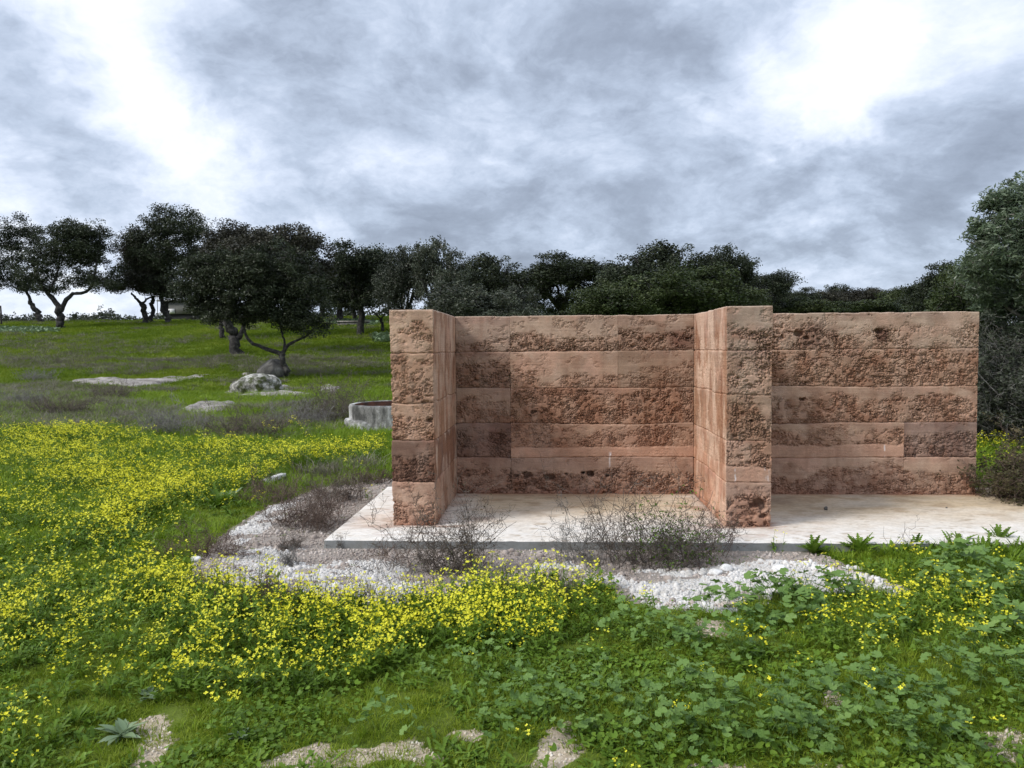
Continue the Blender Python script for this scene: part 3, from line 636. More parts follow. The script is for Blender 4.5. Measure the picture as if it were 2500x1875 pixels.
rock('white_stone', 1305, 1204, (.028, .022, .02), 'tiny white stone on the slab against the back wall', 'stone', 'whitestone', 25, sub=2, sink=.1, facet=.8, on=SZ)
rock('dark_stone', 2018, 1246, (.022, .018, .022), 'small dark stone lying on the slab beside the right pier', 'stone', 'granite_dark', 26, sub=2, sink=.1, facet=.9, on=SZ)
rock('dark_stone', 2312, 1241, (.012, .010, .009), 'tiny dark pebble on the slab near the wall end', 'stone', 'granite_dark', 27, sub=2, sink=.1, facet=.9, on=SZ)
rock('white_stone', 161, 783, (.25, .2, .2), 'far white stone on hilltop right of the forked oak', 'stone', 'whitestone', 28, sub=2, sink=.1)
def kerb_piece():
    a, b_ = at(645, 1187), at(692, 1172); d = b_-a; L = np.linalg.norm(d[:2]); v, f = ICO[4]
    n = np.sign(v)*np.abs(v)**.35; mb = MB(); mb.add(n*np.array([L/2*1.1, .045, .03])*(1+(fbm(v[:, 0]*3, v[:, 1]*3, v[:, 2]*3, seed=4)-.5)*.25)[:, None], tris=f)
    o = mb.obj('broken_kerb', MAT['whitestone'], smooth=True); o.location = ((a+b_)/2)+np.array([0, 0, .06]); o.rotation_euler = (0, -.06, math.atan2(d[1], d[0])); tag(o, 'white broken concrete bar lying among yellow flowers', 'kerb')
kerb_piece()

# ------------------------------------------------------------------ old well ring
def well():
    c = np.array([at(962, 1040)[0]+.12, 16.75, 0.]); c[2] = hgt(c[0], c[1])
    root = thing('old_well', c, 'round weathered grey and white masonry well beside the left pier', 'well')
    n = 96; th = np.arange(n)*2*math.pi/n
    def lathe(prof, wob, seed, mat, name, mask=None):
        R_ = []
        for r, z in prof:
            q = (fbm(np.cos(th)*3+z*4, np.sin(th)*3, seed=seed, o=3)-.5)*wob; R_.append(np.stack([np.cos(th)*(r+q), np.sin(th)*(r+q), np.full(n, z)+q*.5], 1))
        V = np.stack(R_, 1); mb = MB(); mb.add(V, grid_quads(n, len(prof), True)); return mb.obj(name, mat, root, smooth=False)
    m, t, b, o = newmat('limewashed_masonry'); g = t.new('ShaderNodeNewGeometry'); pos = g.outputs['Position']
    n1 = t.noise(t.vm('MULTIPLY', pos, (1, 1, .45)), 3.2, 8, .7, .3); n2 = t.noise(pos, 30, 4, .6)
    c1 = t.ramp(n1, [(.38, (.06, .06, .055)), (.52, (.23, .225, .21)), (.64, (.60, .60, .585))]); c1 = mul(t, c1, t.ramp(n2, [(.3, .75), (.7, 1.1)]))
    t.put(b.inputs['Base Color'], c1); b.inputs['Roughness'].default_value = .95; bump(t, b, n1, .03, .8)
    m2, t, b, o = newmat('red_plaster'); g = t.new('ShaderNodeNewGeometry'); n1 = t.noise(g.outputs['Position'], 4, 5)
    t.put(b.inputs['Base Color'], t.ramp(n1, [(.4, (.05, .02, .012)), (.6, (.17, .055, .03))]))
    lathe([(1.03, -.2), (1.0, .1), (.995, .3), (1.0, .50), (.985, .545), (.93, .56), (.88, .545)], .03, 3, m, 'well_ring')
    lathe([(.878, .545), (.87, .3), (.87, -.3)], .01, 4, m2, 'inner_lining')
    zz = [(1.12, -.2), (1.10, .05), (1.085, .20), (1.06, .235), (.99, .245)]
    R_ = []
    for r, z in zz:
        q = (fbm(np.cos(th)*3+z*4, np.sin(th)*3, seed=9, o=3)-.5)*.06; drop = ss(-2.1, -1.75, th-2*math.pi*(th > math.pi))*ss(1.2, .8, th-2*math.pi*(th > math.pi))
        rr = r-(r-.97)*drop; R_.append(np.stack([np.cos(th)*(rr+q*(1-drop)), np.sin(th)*(rr+q*(1-drop)), z+q*.4+(z > 0)*(-.12)*drop], 1))
    V = np.stack(R_, 1); mb = MB(); mb.add(V, grid_quads(n, len(zz), True)); mb.obj('plinth', m, root)
well()

# ------------------------------------------------------------------ trees
def leaf_cloud(mb, C, rad, per, ln, wd, r, tint=None, flat=.7, up=.3, droop=None):
    """rhombic leaves gathered round the clump centres C"""
    n = len(C)*per; ci = np.repeat(np.arange(len(C)), per)
    off = r.normal(size=(n, 3)); off /= np.linalg.norm(off, axis=1, keepdims=True); off *= (r.random(n)**.45)[:, None]*np.repeat(rad, per)[:, None]; off[:, 2] *= flat
    p = C[ci]+off; a = r.normal(size=(n, 3)); a[:, 2] *= .6
    if droop is not None: a = a*.7+np.array(droop)
    a /= np.linalg.norm(a, axis=1, keepdims=True)
    nn = r.normal(size=(n, 3)); nn[:, 2] += up; b = np.cross(nn, a); b /= np.linalg.norm(b, axis=1, keepdims=True)+1e-9
    L = ln*(.6+.8*r.random(n))[:, None]*.5; Wd = wd*(.6+.8*r.random(n))[:, None]*.5
    V = np.stack([p-a*L, p+b*Wd+a*L*.1, p+a*L, p-b*Wd+a*L*.1], 1)
    q = np.arange(n*4).reshape(-1, 4); tc = np.repeat((np.ones(len(C)) if tint is None else tint), per)
    mb.add(V, q, col=np.repeat(tc, 4)[:, None]*np.ones((1, 3)))
def grow(C, nodes, r, tip=.012, mid=.028):
    """twigs that join clump centres to the nearest limb"""
    nodes = list(map(np.array, nodes)); P = []
    d0 = np.linalg.norm(C-np.array(nodes).mean(0), axis=1); order = np.argsort(d0)
    for i in order:
        A = np.array(nodes); k = np.argmin(np.linalg.norm(A-C[i], axis=1)+.25*np.maximum(A[:, 2]-C[i][2], 0)); a = A[k]; c = C[i]; L = np.linalg.norm(c-a)
        s = np.linspace(0, 1, 6)[:, None]; pl = a*(1-s)+c*s + r.normal(size=(6, 3))*L*.06*np.sin(s*math.pi); pl[:, 2] += L*.10*np.sin(s[:, 0]*math.pi)
        P.append(pl); nodes += [pl[2], pl[4], pl[5]]
    P = np.array(P); return P, np.broadcast_to(np.linspace(mid, tip, 6)[None], P.shape[:2])
def tree(name, label, base, limbs, lobes, nclump, mat, leaf=(.13, .07), per=80, crad=.5, seed=1, group=None, depth=None, bark='bark', hole=.36, cat='tree', hollow=.62, flat=.65, bot=.55, droop=None, twig=1.0, trunk_cols=None):
    r = np.random.default_rng(seed)
    b = at(*base) if depth is None else None
    if b is None:
        d = px_dir(*base); b = np.array([0, 0, CAM_Z])+d*(depth/d[1]); b[2] = hgt(b[0], b[1])
    def Wp(px, py, dy=0):
        d = px_dir(px, py); return np.array([0, 0, CAM_Z])+d*((b[1]+dy)/d[1])
    k = b[1]/FPX
    root = thing(name, b, label, cat, group); tm = MB(); nodes = []
    for pts, r0, r1 in limbs:
        P = np.array([Wp(*p) for p in pts]); 
        if pts is limbs[0][0]: P[0] = b-np.array([0, 0, .25]); 
        n = 14; u = np.linspace(0, len(P)-1, n); i = np.minimum(u.astype(int), len(P)-2); f = (u-i)[:, None]
        Q = P[i]*(1-f)+P[i+1]*f; Q[1:-1] = (Q[:-2]+Q[2:]+2*Q[1:-1])/4; Q[1:] += r.normal(size=(n-1, 3))*r1*.35
        R_ = np.linspace(r0, r1, n)*.86*(1+(r.random(n)-.5)*.14)
        if pts is limbs[0][0]: R_[0] *= 1.5; R_[1] *= 1.18
        tubes(tm, (Q-b)[None], R_[None], 9); nodes += list(Q[4:]-b)
    tm.obj('trunk', MAT[bark], root, smooth=True)
    C = []; vol = np.array([l[2]*l[3]*l[2] for l in lobes], float)**.75; cnt = np.maximum((nclump*1.15*vol/vol.sum()), 3).astype(int)
    for (px, py, rx, ry, *dy), n in zip(lobes, cnt):
        c = Wp(px, py, dy[0] if dy else 0)-b; m_ = 0; tries = 0
        while m_ < n and tries < 60:
            tries += 1; q = r.normal(size=(n*2, 3)); q /= np.linalg.norm(q, axis=1, keepdims=True); s = np.where(r.random(n*2) < .72, hollow+(1-hollow)*r.random(n*2), r.random(n*2)**.5*hollow)
            q = q*s[:, None]; q[:, 2] = np.where(q[:, 2] < 0, q[:, 2]*bot, q[:, 2]); p = c+q*np.array([rx*k, rx*k*.85, ry*k])*1.10
            fq = .55/crad; h = fbm(p[:, 0]*fq+seed, p[:, 1]*fq, p[:, 2]*fq*1.2, seed=seed, o=2); p = p[h > hole][:n-m_]; C.append(p); m_ += len(p)
    C = np.concatenate(C); C = C+r.normal(size=C.shape)*.06
    cm = MB(); P, R_ = grow(C, nodes, r, .012*twig, .035*twig); bm_ = MB(); tubes(bm_, P, R_, 3); tag(bm_.obj('branches', MAT[bark], root), kind='stuff')
    rad = crad*(.65+.75*r.random(len(C))); tint = .65+.75*r.random(len(C))
    leaf_cloud(cm, C, rad, per, leaf[0], leaf[1], r, tint, flat=flat, droop=droop); tag(cm.obj('crown', MAT[mat], root, color=True), kind='stuff')
    return root

G1 = 'holm oaks on the hill to the left'
tree('holm_oak', 'holm oak with a Y shaped fork, standing alone in front at the hill\'s left', (148, 803),
     [([(148, 803), (146, 780), (148, 760), (147, 748)], .42, .34), ([(147, 752), (128, 728), (112, 712), (95, 690), (80, 640)], .30, .10), ([(150, 755), (163, 728), (180, 716), (205, 717), (228, 700), (232, 660), (240, 610)], .26, .08),
      ([(118, 718), (140, 670), (150, 610)], .16, .06)],
     [(150, 620, 75, 70), (185, 600, 70, 62), (245, 620, 45, 62, 1), (90, 660, 55, 55), (255, 690, 42, 38), (200, 680, 50, 32), (120, 700, 50, 24), (160, 565, 45, 28), (215, 570, 50, 28)], 520, 'oak', (.16, .09), 75, .60, 11, G1, hole=.34)
tree('holm_oak', 'leftmost holm oak with leaning trunk, cut by the picture edge', (103, 790),
     [([(103, 790), (94, 770), (84, 752), (74, 735)], .36, .26), ([(76, 740), (60, 700), (30, 650)], .2, .08)],
     [(30, 610, 60, 65), (60, 570, 52, 42), (20, 690, 62, 42), (80, 700, 40, 30), (-30, 650, 70, 80)], 330, 'oak', (.17, .095), 75, .62, 12, G1, hole=.34)
tree('holm_oak', 'holm oak with small forked trunk on the crest, left of the tallest one', (355, 772),
     [([(355, 772), (350, 752), (345, 742)], .32, .26), ([(347, 748), (335, 730), (320, 715)], .2, .1), ([(347, 746), (356, 732), (372, 722)], .16, .08)],
     [(320, 640, 45, 70), (290, 690, 42, 35), (350, 680, 55, 50), (340, 600, 40, 40), (375, 700, 40, 30)], 300, 'oak_brown', (.17, .095), 75, .75, 13, G1, depth=74, hole=.38)
tree('holm_oak', 'slim straight trunked oak on the crest between two forked ones', (371, 771),
     [([(371, 771), (372, 745), (374, 725)], .26, .2)], [(385, 660, 45, 55), (375, 700, 35, 25)], 150, 'oak_brown', (.18, .1), 70, .7, 14, G1, depth=76, hole=.36)
tree('holm_oak', 'tallest holm oak on the crest with a trunk leaning left', (416, 790),
     [([(416, 790), (407, 772), (400, 755), (396, 742)], .36, .30), ([(398, 748), (410, 738), (430, 732)], .18, .08), ([(398, 748), (390, 700), (400, 640), (410, 560)], .26, .08)],
     [(400, 620, 90, 85), (405, 545, 55, 45), (450, 560, 60, 50), (360, 610, 60, 62), (330, 660, 45, 60), (470, 620, 60, 60), (400, 700, 70, 38), (440, 720, 50, 22), (490, 570, 35, 35)], 520, 'oak', (.18, .10), 80, .75, 15, G1, hole=.3)
tree('holm_oak', 'oak with thin dark trunk behind the thick leaning trunk', (543, 828),
     [([(543, 828), (541, 800), (540, 770)], .24, .18)], [(560, 640, 70, 75), (560, 590, 60, 45), (510, 680, 50, 60), (600, 600, 50, 45)], 300, 'oak_brown', (.16, .09), 80, .7, 16, G1, hole=.3)
tree('holm_oak', 'big holm oak with thick trunk curving left, behind the twisted oak', (580, 866),
     [([(581, 866), (578, 840), (570, 815), (556, 790), (545, 770)], .42, .28), ([(578, 830), (590, 812), (600, 780), (640, 700)], .22, .08), ([(548, 775), (540, 720), (560, 650)], .2, .07)],
     [(690, 620, 85, 68), (640, 650, 90, 70), (720, 585, 55, 45), (770, 640, 48, 58), (560, 660, 90, 60), (600, 620, 60, 45), (650, 585, 50, 35), (730, 680, 70, 50)], 560, 'oak_brown', (.15, .085), 85, .58, 17, G1, hole=.3)
tree('holm_oak', 'low twisted holm oak with forked grey trunk beside the boulders', (696, 926),
     [([(697, 926), (696, 905), (690, 882), (686, 862)], .19, .16), ([(688, 866), (668, 856), (640, 848), (612, 838), (600, 820), (596, 800), (586, 780)], .13, .05), ([(690, 864), (700, 845), (722, 832), (745, 822), (770, 800)], .12, .04),
      ([(694, 852), (695, 835), (685, 800), (680, 740)], .08, .03)],
     [(590, 690, 85, 75), (480, 690, 62, 62), (520, 660, 70, 52), (670, 680, 85, 82), (740, 700, 62, 70), (620, 740, 85, 55), (500, 750, 55, 48), (770, 770, 42, 55), (730, 780, 55, 45), (560, 770, 70, 36), (690, 750, 70, 50), (620, 650, 60, 40)],
     720, 'oak', (.115, .062), 95, .40, 18, G1, hole=.28, bot=.8)
tree('holm_oak', 'small slender oak with thin forked trunk just left of the pier', (935, 811),
     [([(935, 811), (933, 790), (930, 778)], .16, .12), ([(931, 780), (918, 768), (905, 755)], .08, .04), ([(931, 780), (940, 765), (950, 745)], .08, .04)],
     [(930, 700, 60, 55), (900, 690, 40, 45), (960, 690, 45, 45)], 200, 'oak', (.15, .085), 80, .6, 19, G1, depth=60, hole=.3)

# oaks behind the wall and along the crest: a few crowns reused
GB = 'oaks in the belt of trees behind the wall'
def proto_tree(seed, mat, n=300, slim=False, per=72):
    r = np.random.default_rng(seed); tm = MB(); nodes = []
    th = r.random()*6; P = np.array([[0, 0, -.3], [.1*math.cos(th), .1*math.sin(th), .6], [.25*math.cos(th), .25*math.sin(th), 1.4], [.2, 0, 2.1]])
    def tube(P, r0, r1):
        n_ = 10; u = np.linspace(0, len(P)-1, n_); i = np.minimum(u.astype(int), len(P)-2); f = (u-i)[:, None]; Q = P[i]*(1-f)+P[i+1]*f; Q[1:] += r.normal(size=(n_-1, 3))*.03
        tubes(tm, Q[None], np.linspace(r0, r1, n_)[None], 8); return Q
    tube(P, .30, .2)
    for k in range(5):
        a = th+k*1.256+r.normal()*.3; e = P[-1]+np.array([math.cos(a)*(1.2 if slim else 1.9), math.sin(a)*1.9, 1.8+r.random()*1.6]); md = (P[-1]+e)/2+np.array([0, 0, -.2]); Q = tube(np.array([P[-1]-np.array([0, 0, .2]), md, e]), .14, .05); nodes += list(Q[3:])
    C = []
    lobes = [(0, 0, 4.3, 2.1, 1.8), (.9, .4, 2.6, 1.8, 1.0), (-.9, -.3, 2.7, 1.8, 1.0)]+[(math.cos(a)*(1.1 if slim else 1.7), math.sin(a)*1.6, 3.5+r.random()*2.0, 1.15+r.random()*.45, .95+r.random()*.4) for a in np.arange(8)*.785+r.random()]
    lobes += [(r.normal()*.6, r.normal()*.6, 5.6, 1.1, .95)]
    for x, y, z, a, c in lobes:
        q = r.normal(size=(n//6, 3)); q /= np.linalg.norm(q, axis=1, keepdims=True); q *= (.55+.45*r.random(len(q)))[:, None]; p = np.array([x, y, z])+q*np.array([a, a, c]); h = fbm(p[:, 0]*1.1+seed, p[:, 1]*1.1, p[:, 2]*1.2, seed=seed, o=2); C.append(p[h > .36])
    C = np.concatenate(C); P_, R_ = grow(C, nodes, r, .012, .03); bm_ = MB(); tubes(bm_, P_, R_, 3)
    cm = MB(); leaf_cloud(cm, C, .58*(.55+.7*r.random(len(C))), per, .15, .085, r, .65+.75*r.random(len(C)), flat=.7)
    return tm.mesh('trunk', MAT['bark'], smooth=True), bm_.mesh('branches', MAT['bark_pale' if mat == 'oak_grey' else 'bark']), cm.mesh('crown', MAT[mat], color=True)
PROT = {'dark': [proto_tree(31, 'oak'), proto_tree(32, 'oak')], 'brown': [proto_tree(33, 'oak_brown')], 'green': [proto_tree(34, 'oak_green'), proto_tree(35, 'oak_green')], 'grey': [proto_tree(36, 'oak_grey', 190, True)], }
def belt(px, top, half, depth, kind, label, i=0, name='oak_tree'):
    d = px_dir(px, 850); x = d[0]/d[1]*depth; z0 = float(hgt(x, depth)); dt = px_dir(px, top); zt = CAM_Z+dt[2]/dt[1]*depth; hh = max(zt-z0, 2.5)
    root = thing(name, (x, depth, z0), label, 'tree', GB, rz=random.random()*6.28); s = hh/6.35; wdt = half/FPX*depth/2.15; root.scale = (wdt, wdt, s)
    for nm, me in zip(('trunk', 'branches', 'crown'), PROT[kind][i % len(PROT[kind])]): link(nm, me, root, kind=None if nm == 'trunk' else 'stuff')
    return root
for a in [(880, 600, 72, 58, 'dark', 'dark oak rising behind the left pier, left of the spindly grey tree'), (985, 612, 62, 52, 'grey', 'greyish thin crowned tree left of the spindly pale one'), (1070, 583, 66, 50, 'grey', 'tall spindly pale tree above the left part of the wall'),
          (1165, 620, 80, 60, 'dark', 'round dark oak right of the spindly pale tree', 1), (1260, 665, 60, 62, 'brown', 'low brownish oak in the dip between two round dark oaks'), (1375, 630, 96, 58, 'dark', 'broad dark oak above the middle of the back wall'),
          (1130, 696, 100, 38, 'grey', 'bushy grey green tree peeking over the wall, left one'), (1240, 700, 85, 37, 'grey', 'bushy grey green tree peeking over wall, right neighbour of the first', 0), (1590, 592, 96, 52, 'dark', 'tall oak with open crown left of the right pier', 1),
          (1755, 612, 62, 54, 'dark', 'oak with two airy tufts above the right pier'), (1500, 690, 92, 40, 'green', 'green bushy oak low over the wall left of the tall one'), (1655, 648, 110, 42, 'green', 'wide green oak in front of the tall open crowned one', 1), (1760, 690, 84, 44, 'green', 'green oak right behind the right pier top'),
          (1530, 660, 50, 60, 'brown', 'small far oak peeking left of the tall open crowned one'), (1855, 665, 62, 62, 'dark', 'lone oak with flat crown right of the right pier'), (1800, 702, 60, 55, 'brown', 'low brownish oak between pier and flat crowned oak'),
          (1935, 706, 46, 70, 'dark', 'small oak in the low gap of the tree line'), (2010, 714, 50, 78, 'brown', 'far oak, first of the low row over the right wall', 0), (2050, 696, 46, 80, 'dark', 'far oak, highest of the low row over the right wall', 1), (2105, 704, 50, 76, 'brown', 'far oak, third of the low row over the right wall'),
          (2160, 708, 50, 78, 'dark', 'far oak, fourth of the low row over the right wall'), (2215, 702, 55, 70, 'green', 'far greenish oak, fifth of the low row over the right wall'), (2262, 684, 55, 60, 'dark', 'oak where the low row begins to rise to the right', 1),
          (2315, 652, 72, 48, 'dark', 'dark oak left of the big silvery tree'), (2375, 640, 70, 42, 'green', 'green oak half hidden by the big silvery tree', 1),
          (830, 640, 70, 70, 'dark', 'oak on the crest behind the gap between hill oaks and belt', 1), (790, 660, 50, 78, 'brown', 'farther oak on crest right of the big hill oak'), (868, 668, 46, 74, 'dark', 'oak with dark trunk on the crest near the left pier'), (1960, 730, 70, 62, 'green', 'low green oak just above the start of right wall'), (2120, 735, 80, 58, 'green', 'low green oak over the middle of right wall', 1)]:
    belt(*a)

def far_line():
    r = np.random.default_rng(5); C = []
    for px in np.arange(-400, 3000, 7.0):
        for _ in range(3):
            D_ = 395+r.random()*60; d = px_dir(px+r.normal()*6, 850); x = d[0]/d[1]*D_; z0 = float(hgt(np.array([x]), np.array([D_]))[0]); hh = (5.5+6*fbm(np.array([px*.021]), np.array([0.]), seed=8, o=3)[0]*1.3)*(1 if r.random() < .8 else 1.25)
            n = 12; q = r.normal(size=(n, 3)); q /= np.linalg.norm(q, axis=1, keepdims=True); C.append(np.array([x, D_, z0+hh*.5])+q*np.array([3.2, 3, hh*.5]))
    C = np.concatenate(C); mb = MB(); leaf_cloud(mb, C, np.full(len(C), 1.5), 9, 1.1, .8, r, .8+.4*r.random(len(C)), flat=.8)
    tag(mb.obj('distant_woodland', MAT['oak'], color=True), 'far dark band of woodland on the horizon behind the hill', 'woodland', kind='stuff')
far_line()

# ---- big silvery tree, tangled thicket and low shrub at the right edge
tree('silvery_leaved_tree', 'big tree with long silvery green leaves at the right edge', (2560, 1110),
     [([(2560, 1110), (2555, 950), (2540, 800), (2500, 700)], .16, .08), ([(2545, 820), (2480, 700), (2420, 620), (2370, 590)], .07, .018), ([(2530, 760), (2490, 640), (2450, 540), (2440, 490)], .07, .018), ([(2550, 760), (2560, 600), (2540, 480)], .07, .02), ([(2540, 800), (2470, 760), (2400, 700)], .05, .015)],
     [(2480, 560, 95, 90), (2440, 620, 85, 70, -.3), (2540, 520, 90, 85), (2400, 660, 55, 45, .3), (2480, 690, 100, 60), (2560, 640, 100, 90, -.5), (2455, 500, 55, 45), (2395, 590, 40, 42), (2430, 740, 60, 45, .4), (2540, 760, 90, 60)],
     640, 'willow', (.095, .024), 50, .15, 41, depth=13.2, bark='bark_pale', hole=.44, twig=.45, bot=.9, droop=(0, 0, -.25))
tree('pale_leaved_shrub', 'tall shrub with pale green leaves behind the end of the right wall', (2345, 1090),
     [([(2345, 1090), (2340, 950), (2340, 820)], .06, .03), ([(2340, 900), (2370, 800), (2390, 720)], .03, .012)], [(2340, 760, 70, 70), (2385, 730, 55, 60, .5), (2300, 800, 50, 50), (2370, 800, 60, 60)], 170, 'oak_green', (.07, .032), 60, .22, 42, depth=14.5, bark='bark_pale', hole=.34, twig=.4, cat='shrub')

def wander(base, dirs, lens, r, n=7, wob=.12, curl=0.0):
    T = len(lens); s = np.linspace(0, 1, n)[None, :, None]; st = r.normal(size=(T, n, 3))*wob*lens[:, None, None]/n**.5; st[:, 0] = 0
    P = base[:, None]+dirs[:, None]*lens[:, None, None]*s+np.cumsum(st, 1)*1.0; P[..., 2] += (curl*lens[:, None])*(s[..., 0]**2); return P
def shrub_polys(r, n0, H, R, up=1.0, wob=.45, kids=(6, 4), rad=.004, base_r=.08, kl=.45):
    a = r.random(n0)*6.283; tilt = np.abs(r.normal(size=n0))*.55*R/H; dirs = np.stack([np.cos(a)*tilt, np.sin(a)*tilt, np.full(n0, up)], 1); dirs /= np.linalg.norm(dirs, axis=1, keepdims=True)
    base = np.stack([np.cos(a)*base_r*r.random(n0), np.sin(a)*base_r*r.random(n0), np.full(n0, -.02)], 1); out = []
    P = wander(base, dirs, H*(.55+.55*r.random(n0)), r, wob=wob); out.append((P, rad)); prev = P; Lp = H
    for g, kd in enumerate(kids):
        T = len(prev); idx = np.repeat(np.arange(T), kd); st = r.integers(2, 6, len(idx)); bs = prev[idx, st]; tg = prev[idx, st]-prev[idx, st-1]; tg /= np.linalg.norm(tg, axis=1, keepdims=True)+1e-9
        dr = tg+r.normal(size=tg.shape)*.75; dr[:, 2] += .18; dr /= np.linalg.norm(dr, axis=1, keepdims=True); Lp *= kl; P = wander(bs, dr, Lp*(.4+.9*r.random(len(idx))), r, n=6 if g else 7, wob=wob)
        if P.shape[1] < 7: P = np.concatenate([P, P[:, -1:]+(P[:, -1:]-P[:, -2:-1])*.5], 1)
        out.append((P, rad*(.62 if g == 0 else .42))); prev = P
    return out
def dry_shrub(name, px, py, H, R, label, seed, mat='twig', n0=26, kids=(6, 4), rad=.0042, cat='shrub', pods=0, leaves=None, on=None, wob=.34, base_r=.10, group='dry leafless shrubs round the slab', rz=0, squash=1):
    r = np.random.default_rng(seed); p = at(px, py, on); root = thing(name, p, label, cat, group); mb = MB(); tips = []
    for P, rd in shrub_polys(r, n0, H, R, kids=kids, rad=rad, wob=wob, base_r=base_r):
        P = P*np.array([1, squash, 1]); P[..., 2] = np.maximum(P[..., 2], -.03)
        tubes(mb, P, np.broadcast_to(np.linspace(1, .45, P.shape[1])[None]*rd, P.shape[:2]), 3); tips = P[:, 2:].reshape(-1, 3)
    tag(mb.obj('twigs', MAT[mat], root), kind='stuff')
    if pods:
        lm = MB(); leaf_cloud(lm, tips[r.integers(0, len(tips), pods)], np.full(pods, .01), 1, .016, .009, r); tag(lm.obj('seed_pods', MAT['scrub'], root, color=True), kind='stuff')
    if leaves:
        lm = MB(); n, ln, wd, mt = leaves; leaf_cloud(lm, tips[r.integers(0, len(tips), n)], np.full(n, ln*1.3), 3, ln, wd, r); tag(lm.obj('leaves', MAT[mt], root, color=True), kind='stuff')
    return root
dry_shrub('dry_shrub', 1095, 1404, .40, .34, 'bare dry shrub on gravel in front of the slab, nearer the left pier', 51, n0=34, pods=200, kids=(6, 4), base_r=.22, rad=.0036, squash=.6)
dry_shrub('dry_shrub', 1150, 1392, .58, .20, 'tall thin dry stems right of the bare shrub near the left pier', 52, n0=12, pods=160, kids=(5, 3), base_r=.06, rad=.003, wob=.25)
dry_shrub('dry_shrub', 955, 1390, .34, .35, 'sparse reddish dry weed left of the bare shrub before the slab', 53, mat='twig_red', n0=14, pods=60, kids=(4, 3), base_r=.15, rad=.0028)
dry_shrub('dry_shrub', 1630, 1380, .36, .42, 'widest dense dry shrub, in front of the right pier', 54, mat='twig', n0=46, pods=420, kids=(6, 4), base_r=.32, rad=.0034, leaves=(420, .026, .011, 'herb'), squash=.6)
dry_shrub('dry_shrub', 1510, 1378, .60, .42, 'upright twiggy shrub left part of the clump before the right pier', 55, mat='twig', n0=20, pods=200, kids=(6, 4), base_r=.14, rad=.0034)
dry_shrub('dry_shrub', 1410, 1372, .28, .30, 'low grey dry shrub at left end of the clump before the right pier', 56, n0=20, mat='twig_grey', pods=80, kids=(6, 4), base_r=.18, rad=.003)
dry_shrub('dry_shrub', 1740, 1355, .34, .32, 'low dry shrub right under the corner of the right pier', 57, n0=18, mat='twig_red', pods=120, kids=(6, 4), base_r=.15, rad=.003)
dry_shrub('dry_shrub', 745, 1288, .34, .36, 'dense reddish brown dry shrub beside the slab\'s left edge', 58, mat='twig_red', n0=54, pods=160, kids=(6, 4), base_r=.36, rad=.0036, squash=.8)
dry_shrub('dry_shrub', 810, 1225, .26, .36, 'brown dry shrub behind the reddish one left of the slab', 59, mat='twig', n0=36, kids=(6, 4), base_r=.34, rad=.0036)
dry_shrub('dry_shrub', 495, 1360, .22, .32, 'flattened grey brown dry shrub behind the white stone', 60, mat='twig_red', n0=40, kids=(6, 4), base_r=.34, rad=.003, squash=.6)
dry_shrub('dry_shrub', 900, 1180, .2, .45, 'dry brown brush along the back left edge of slab', 61, mat='twig_red', n0=50, kids=(6, 4), base_r=.55, rad=.0036, squash=.5)
dry_shrub('dry_shrub', 655, 1222, .2, .28, 'dark dry brush at upper end of the gravel strip', 62, mat='twig_red', n0=50, kids=(6, 4), base_r=.3, rad=.0034)
dry_shrub('dry_tuft', 711, 1382, .15, .08, 'small dark upright dry tuft on the white gravel', 63, mat='twig_grey', n0=34, kids=(3, 2), base_r=.06, rad=.003, wob=.2, cat='plant')
dry_shrub('dry_tuft', 707, 1340, .13, .10, 'small brown dry tuft near the slab corner', 64, mat='twig', n0=34, kids=(4, 3), base_r=.06, rad=.0025, cat='plant')
dry_shrub('dry_tuft', 822, 1340, .13, .12, 'tiny dry tuft against the slab\'s front left corner', 65, mat='twig', n0=12, kids=(3, 2), base_r=.06, rad=.002, cat='plant')
dry_shrub('dry_weed', 845, 1500, .26, .22, 'bare stems standing before white gravel, left bunch', 66, mat='twig', n0=12, pods=40, kids=(4, 3), base_r=.12, rad=.003, cat='plant')
dry_shrub('dry_weed', 925, 1505, .26, .26, 'bare stems standing before white gravel, right bunch', 67, mat='twig_grey', n0=20, kids=(4, 3), base_r=.14, rad=.0026, cat='plant')
dry_shrub('dry_weed', 620, 1480, .22, .35, 'reddish dry weeds at edge of flowers and white gravel, left', 68, mat='twig_red', n0=40, pods=60, kids=(5, 3), base_r=.28, rad=.0026, cat='plant', squash=.5)
dry_shrub('dry_weed', 735, 1490, .18, .3, 'reddish dry weeds at edge of flowers and white gravel, right', 69, mat='twig_red', n0=30, pods=60, kids=(5, 3), base_r=.24, rad=.0026, cat='plant', squash=.5)
dry_shrub('dry_weed', 508, 1465, .40, .10, 'tall single weed stalk with seed heads by the white stone', 70, mat='twig', n0=3, pods=60, kids=(4, 2), base_r=.03, rad=.003, cat='plant')
dry_shrub('dry_weed', 1330, 1470, .2, .4, 'dark dry weeds on gravel behind the yellow flowers', 71, mat='twig', n0=40, pods=60, kids=(5, 3), base_r=.4, rad=.0024, cat='plant', squash=.4)
dry_shrub('dry_weed', 2170, 1345, .32, .10, 'two bare stalks in front of the slab under the right wall', 72, mat='twig', n0=4, pods=10, kids=(2, 1), base_r=.08, rad=.0025, cat='plant')
dry_shrub('brown_shrub', 2535, 1236, .55, .55, 'dense low brown shrub with tiny leaves, right of the wall end', 73, mat='twig_red', n0=70, kids=(6, 5), base_r=.36, rad=.004, leaves=(5200, .03, .017, 'scrub'), group=None, on=.02)
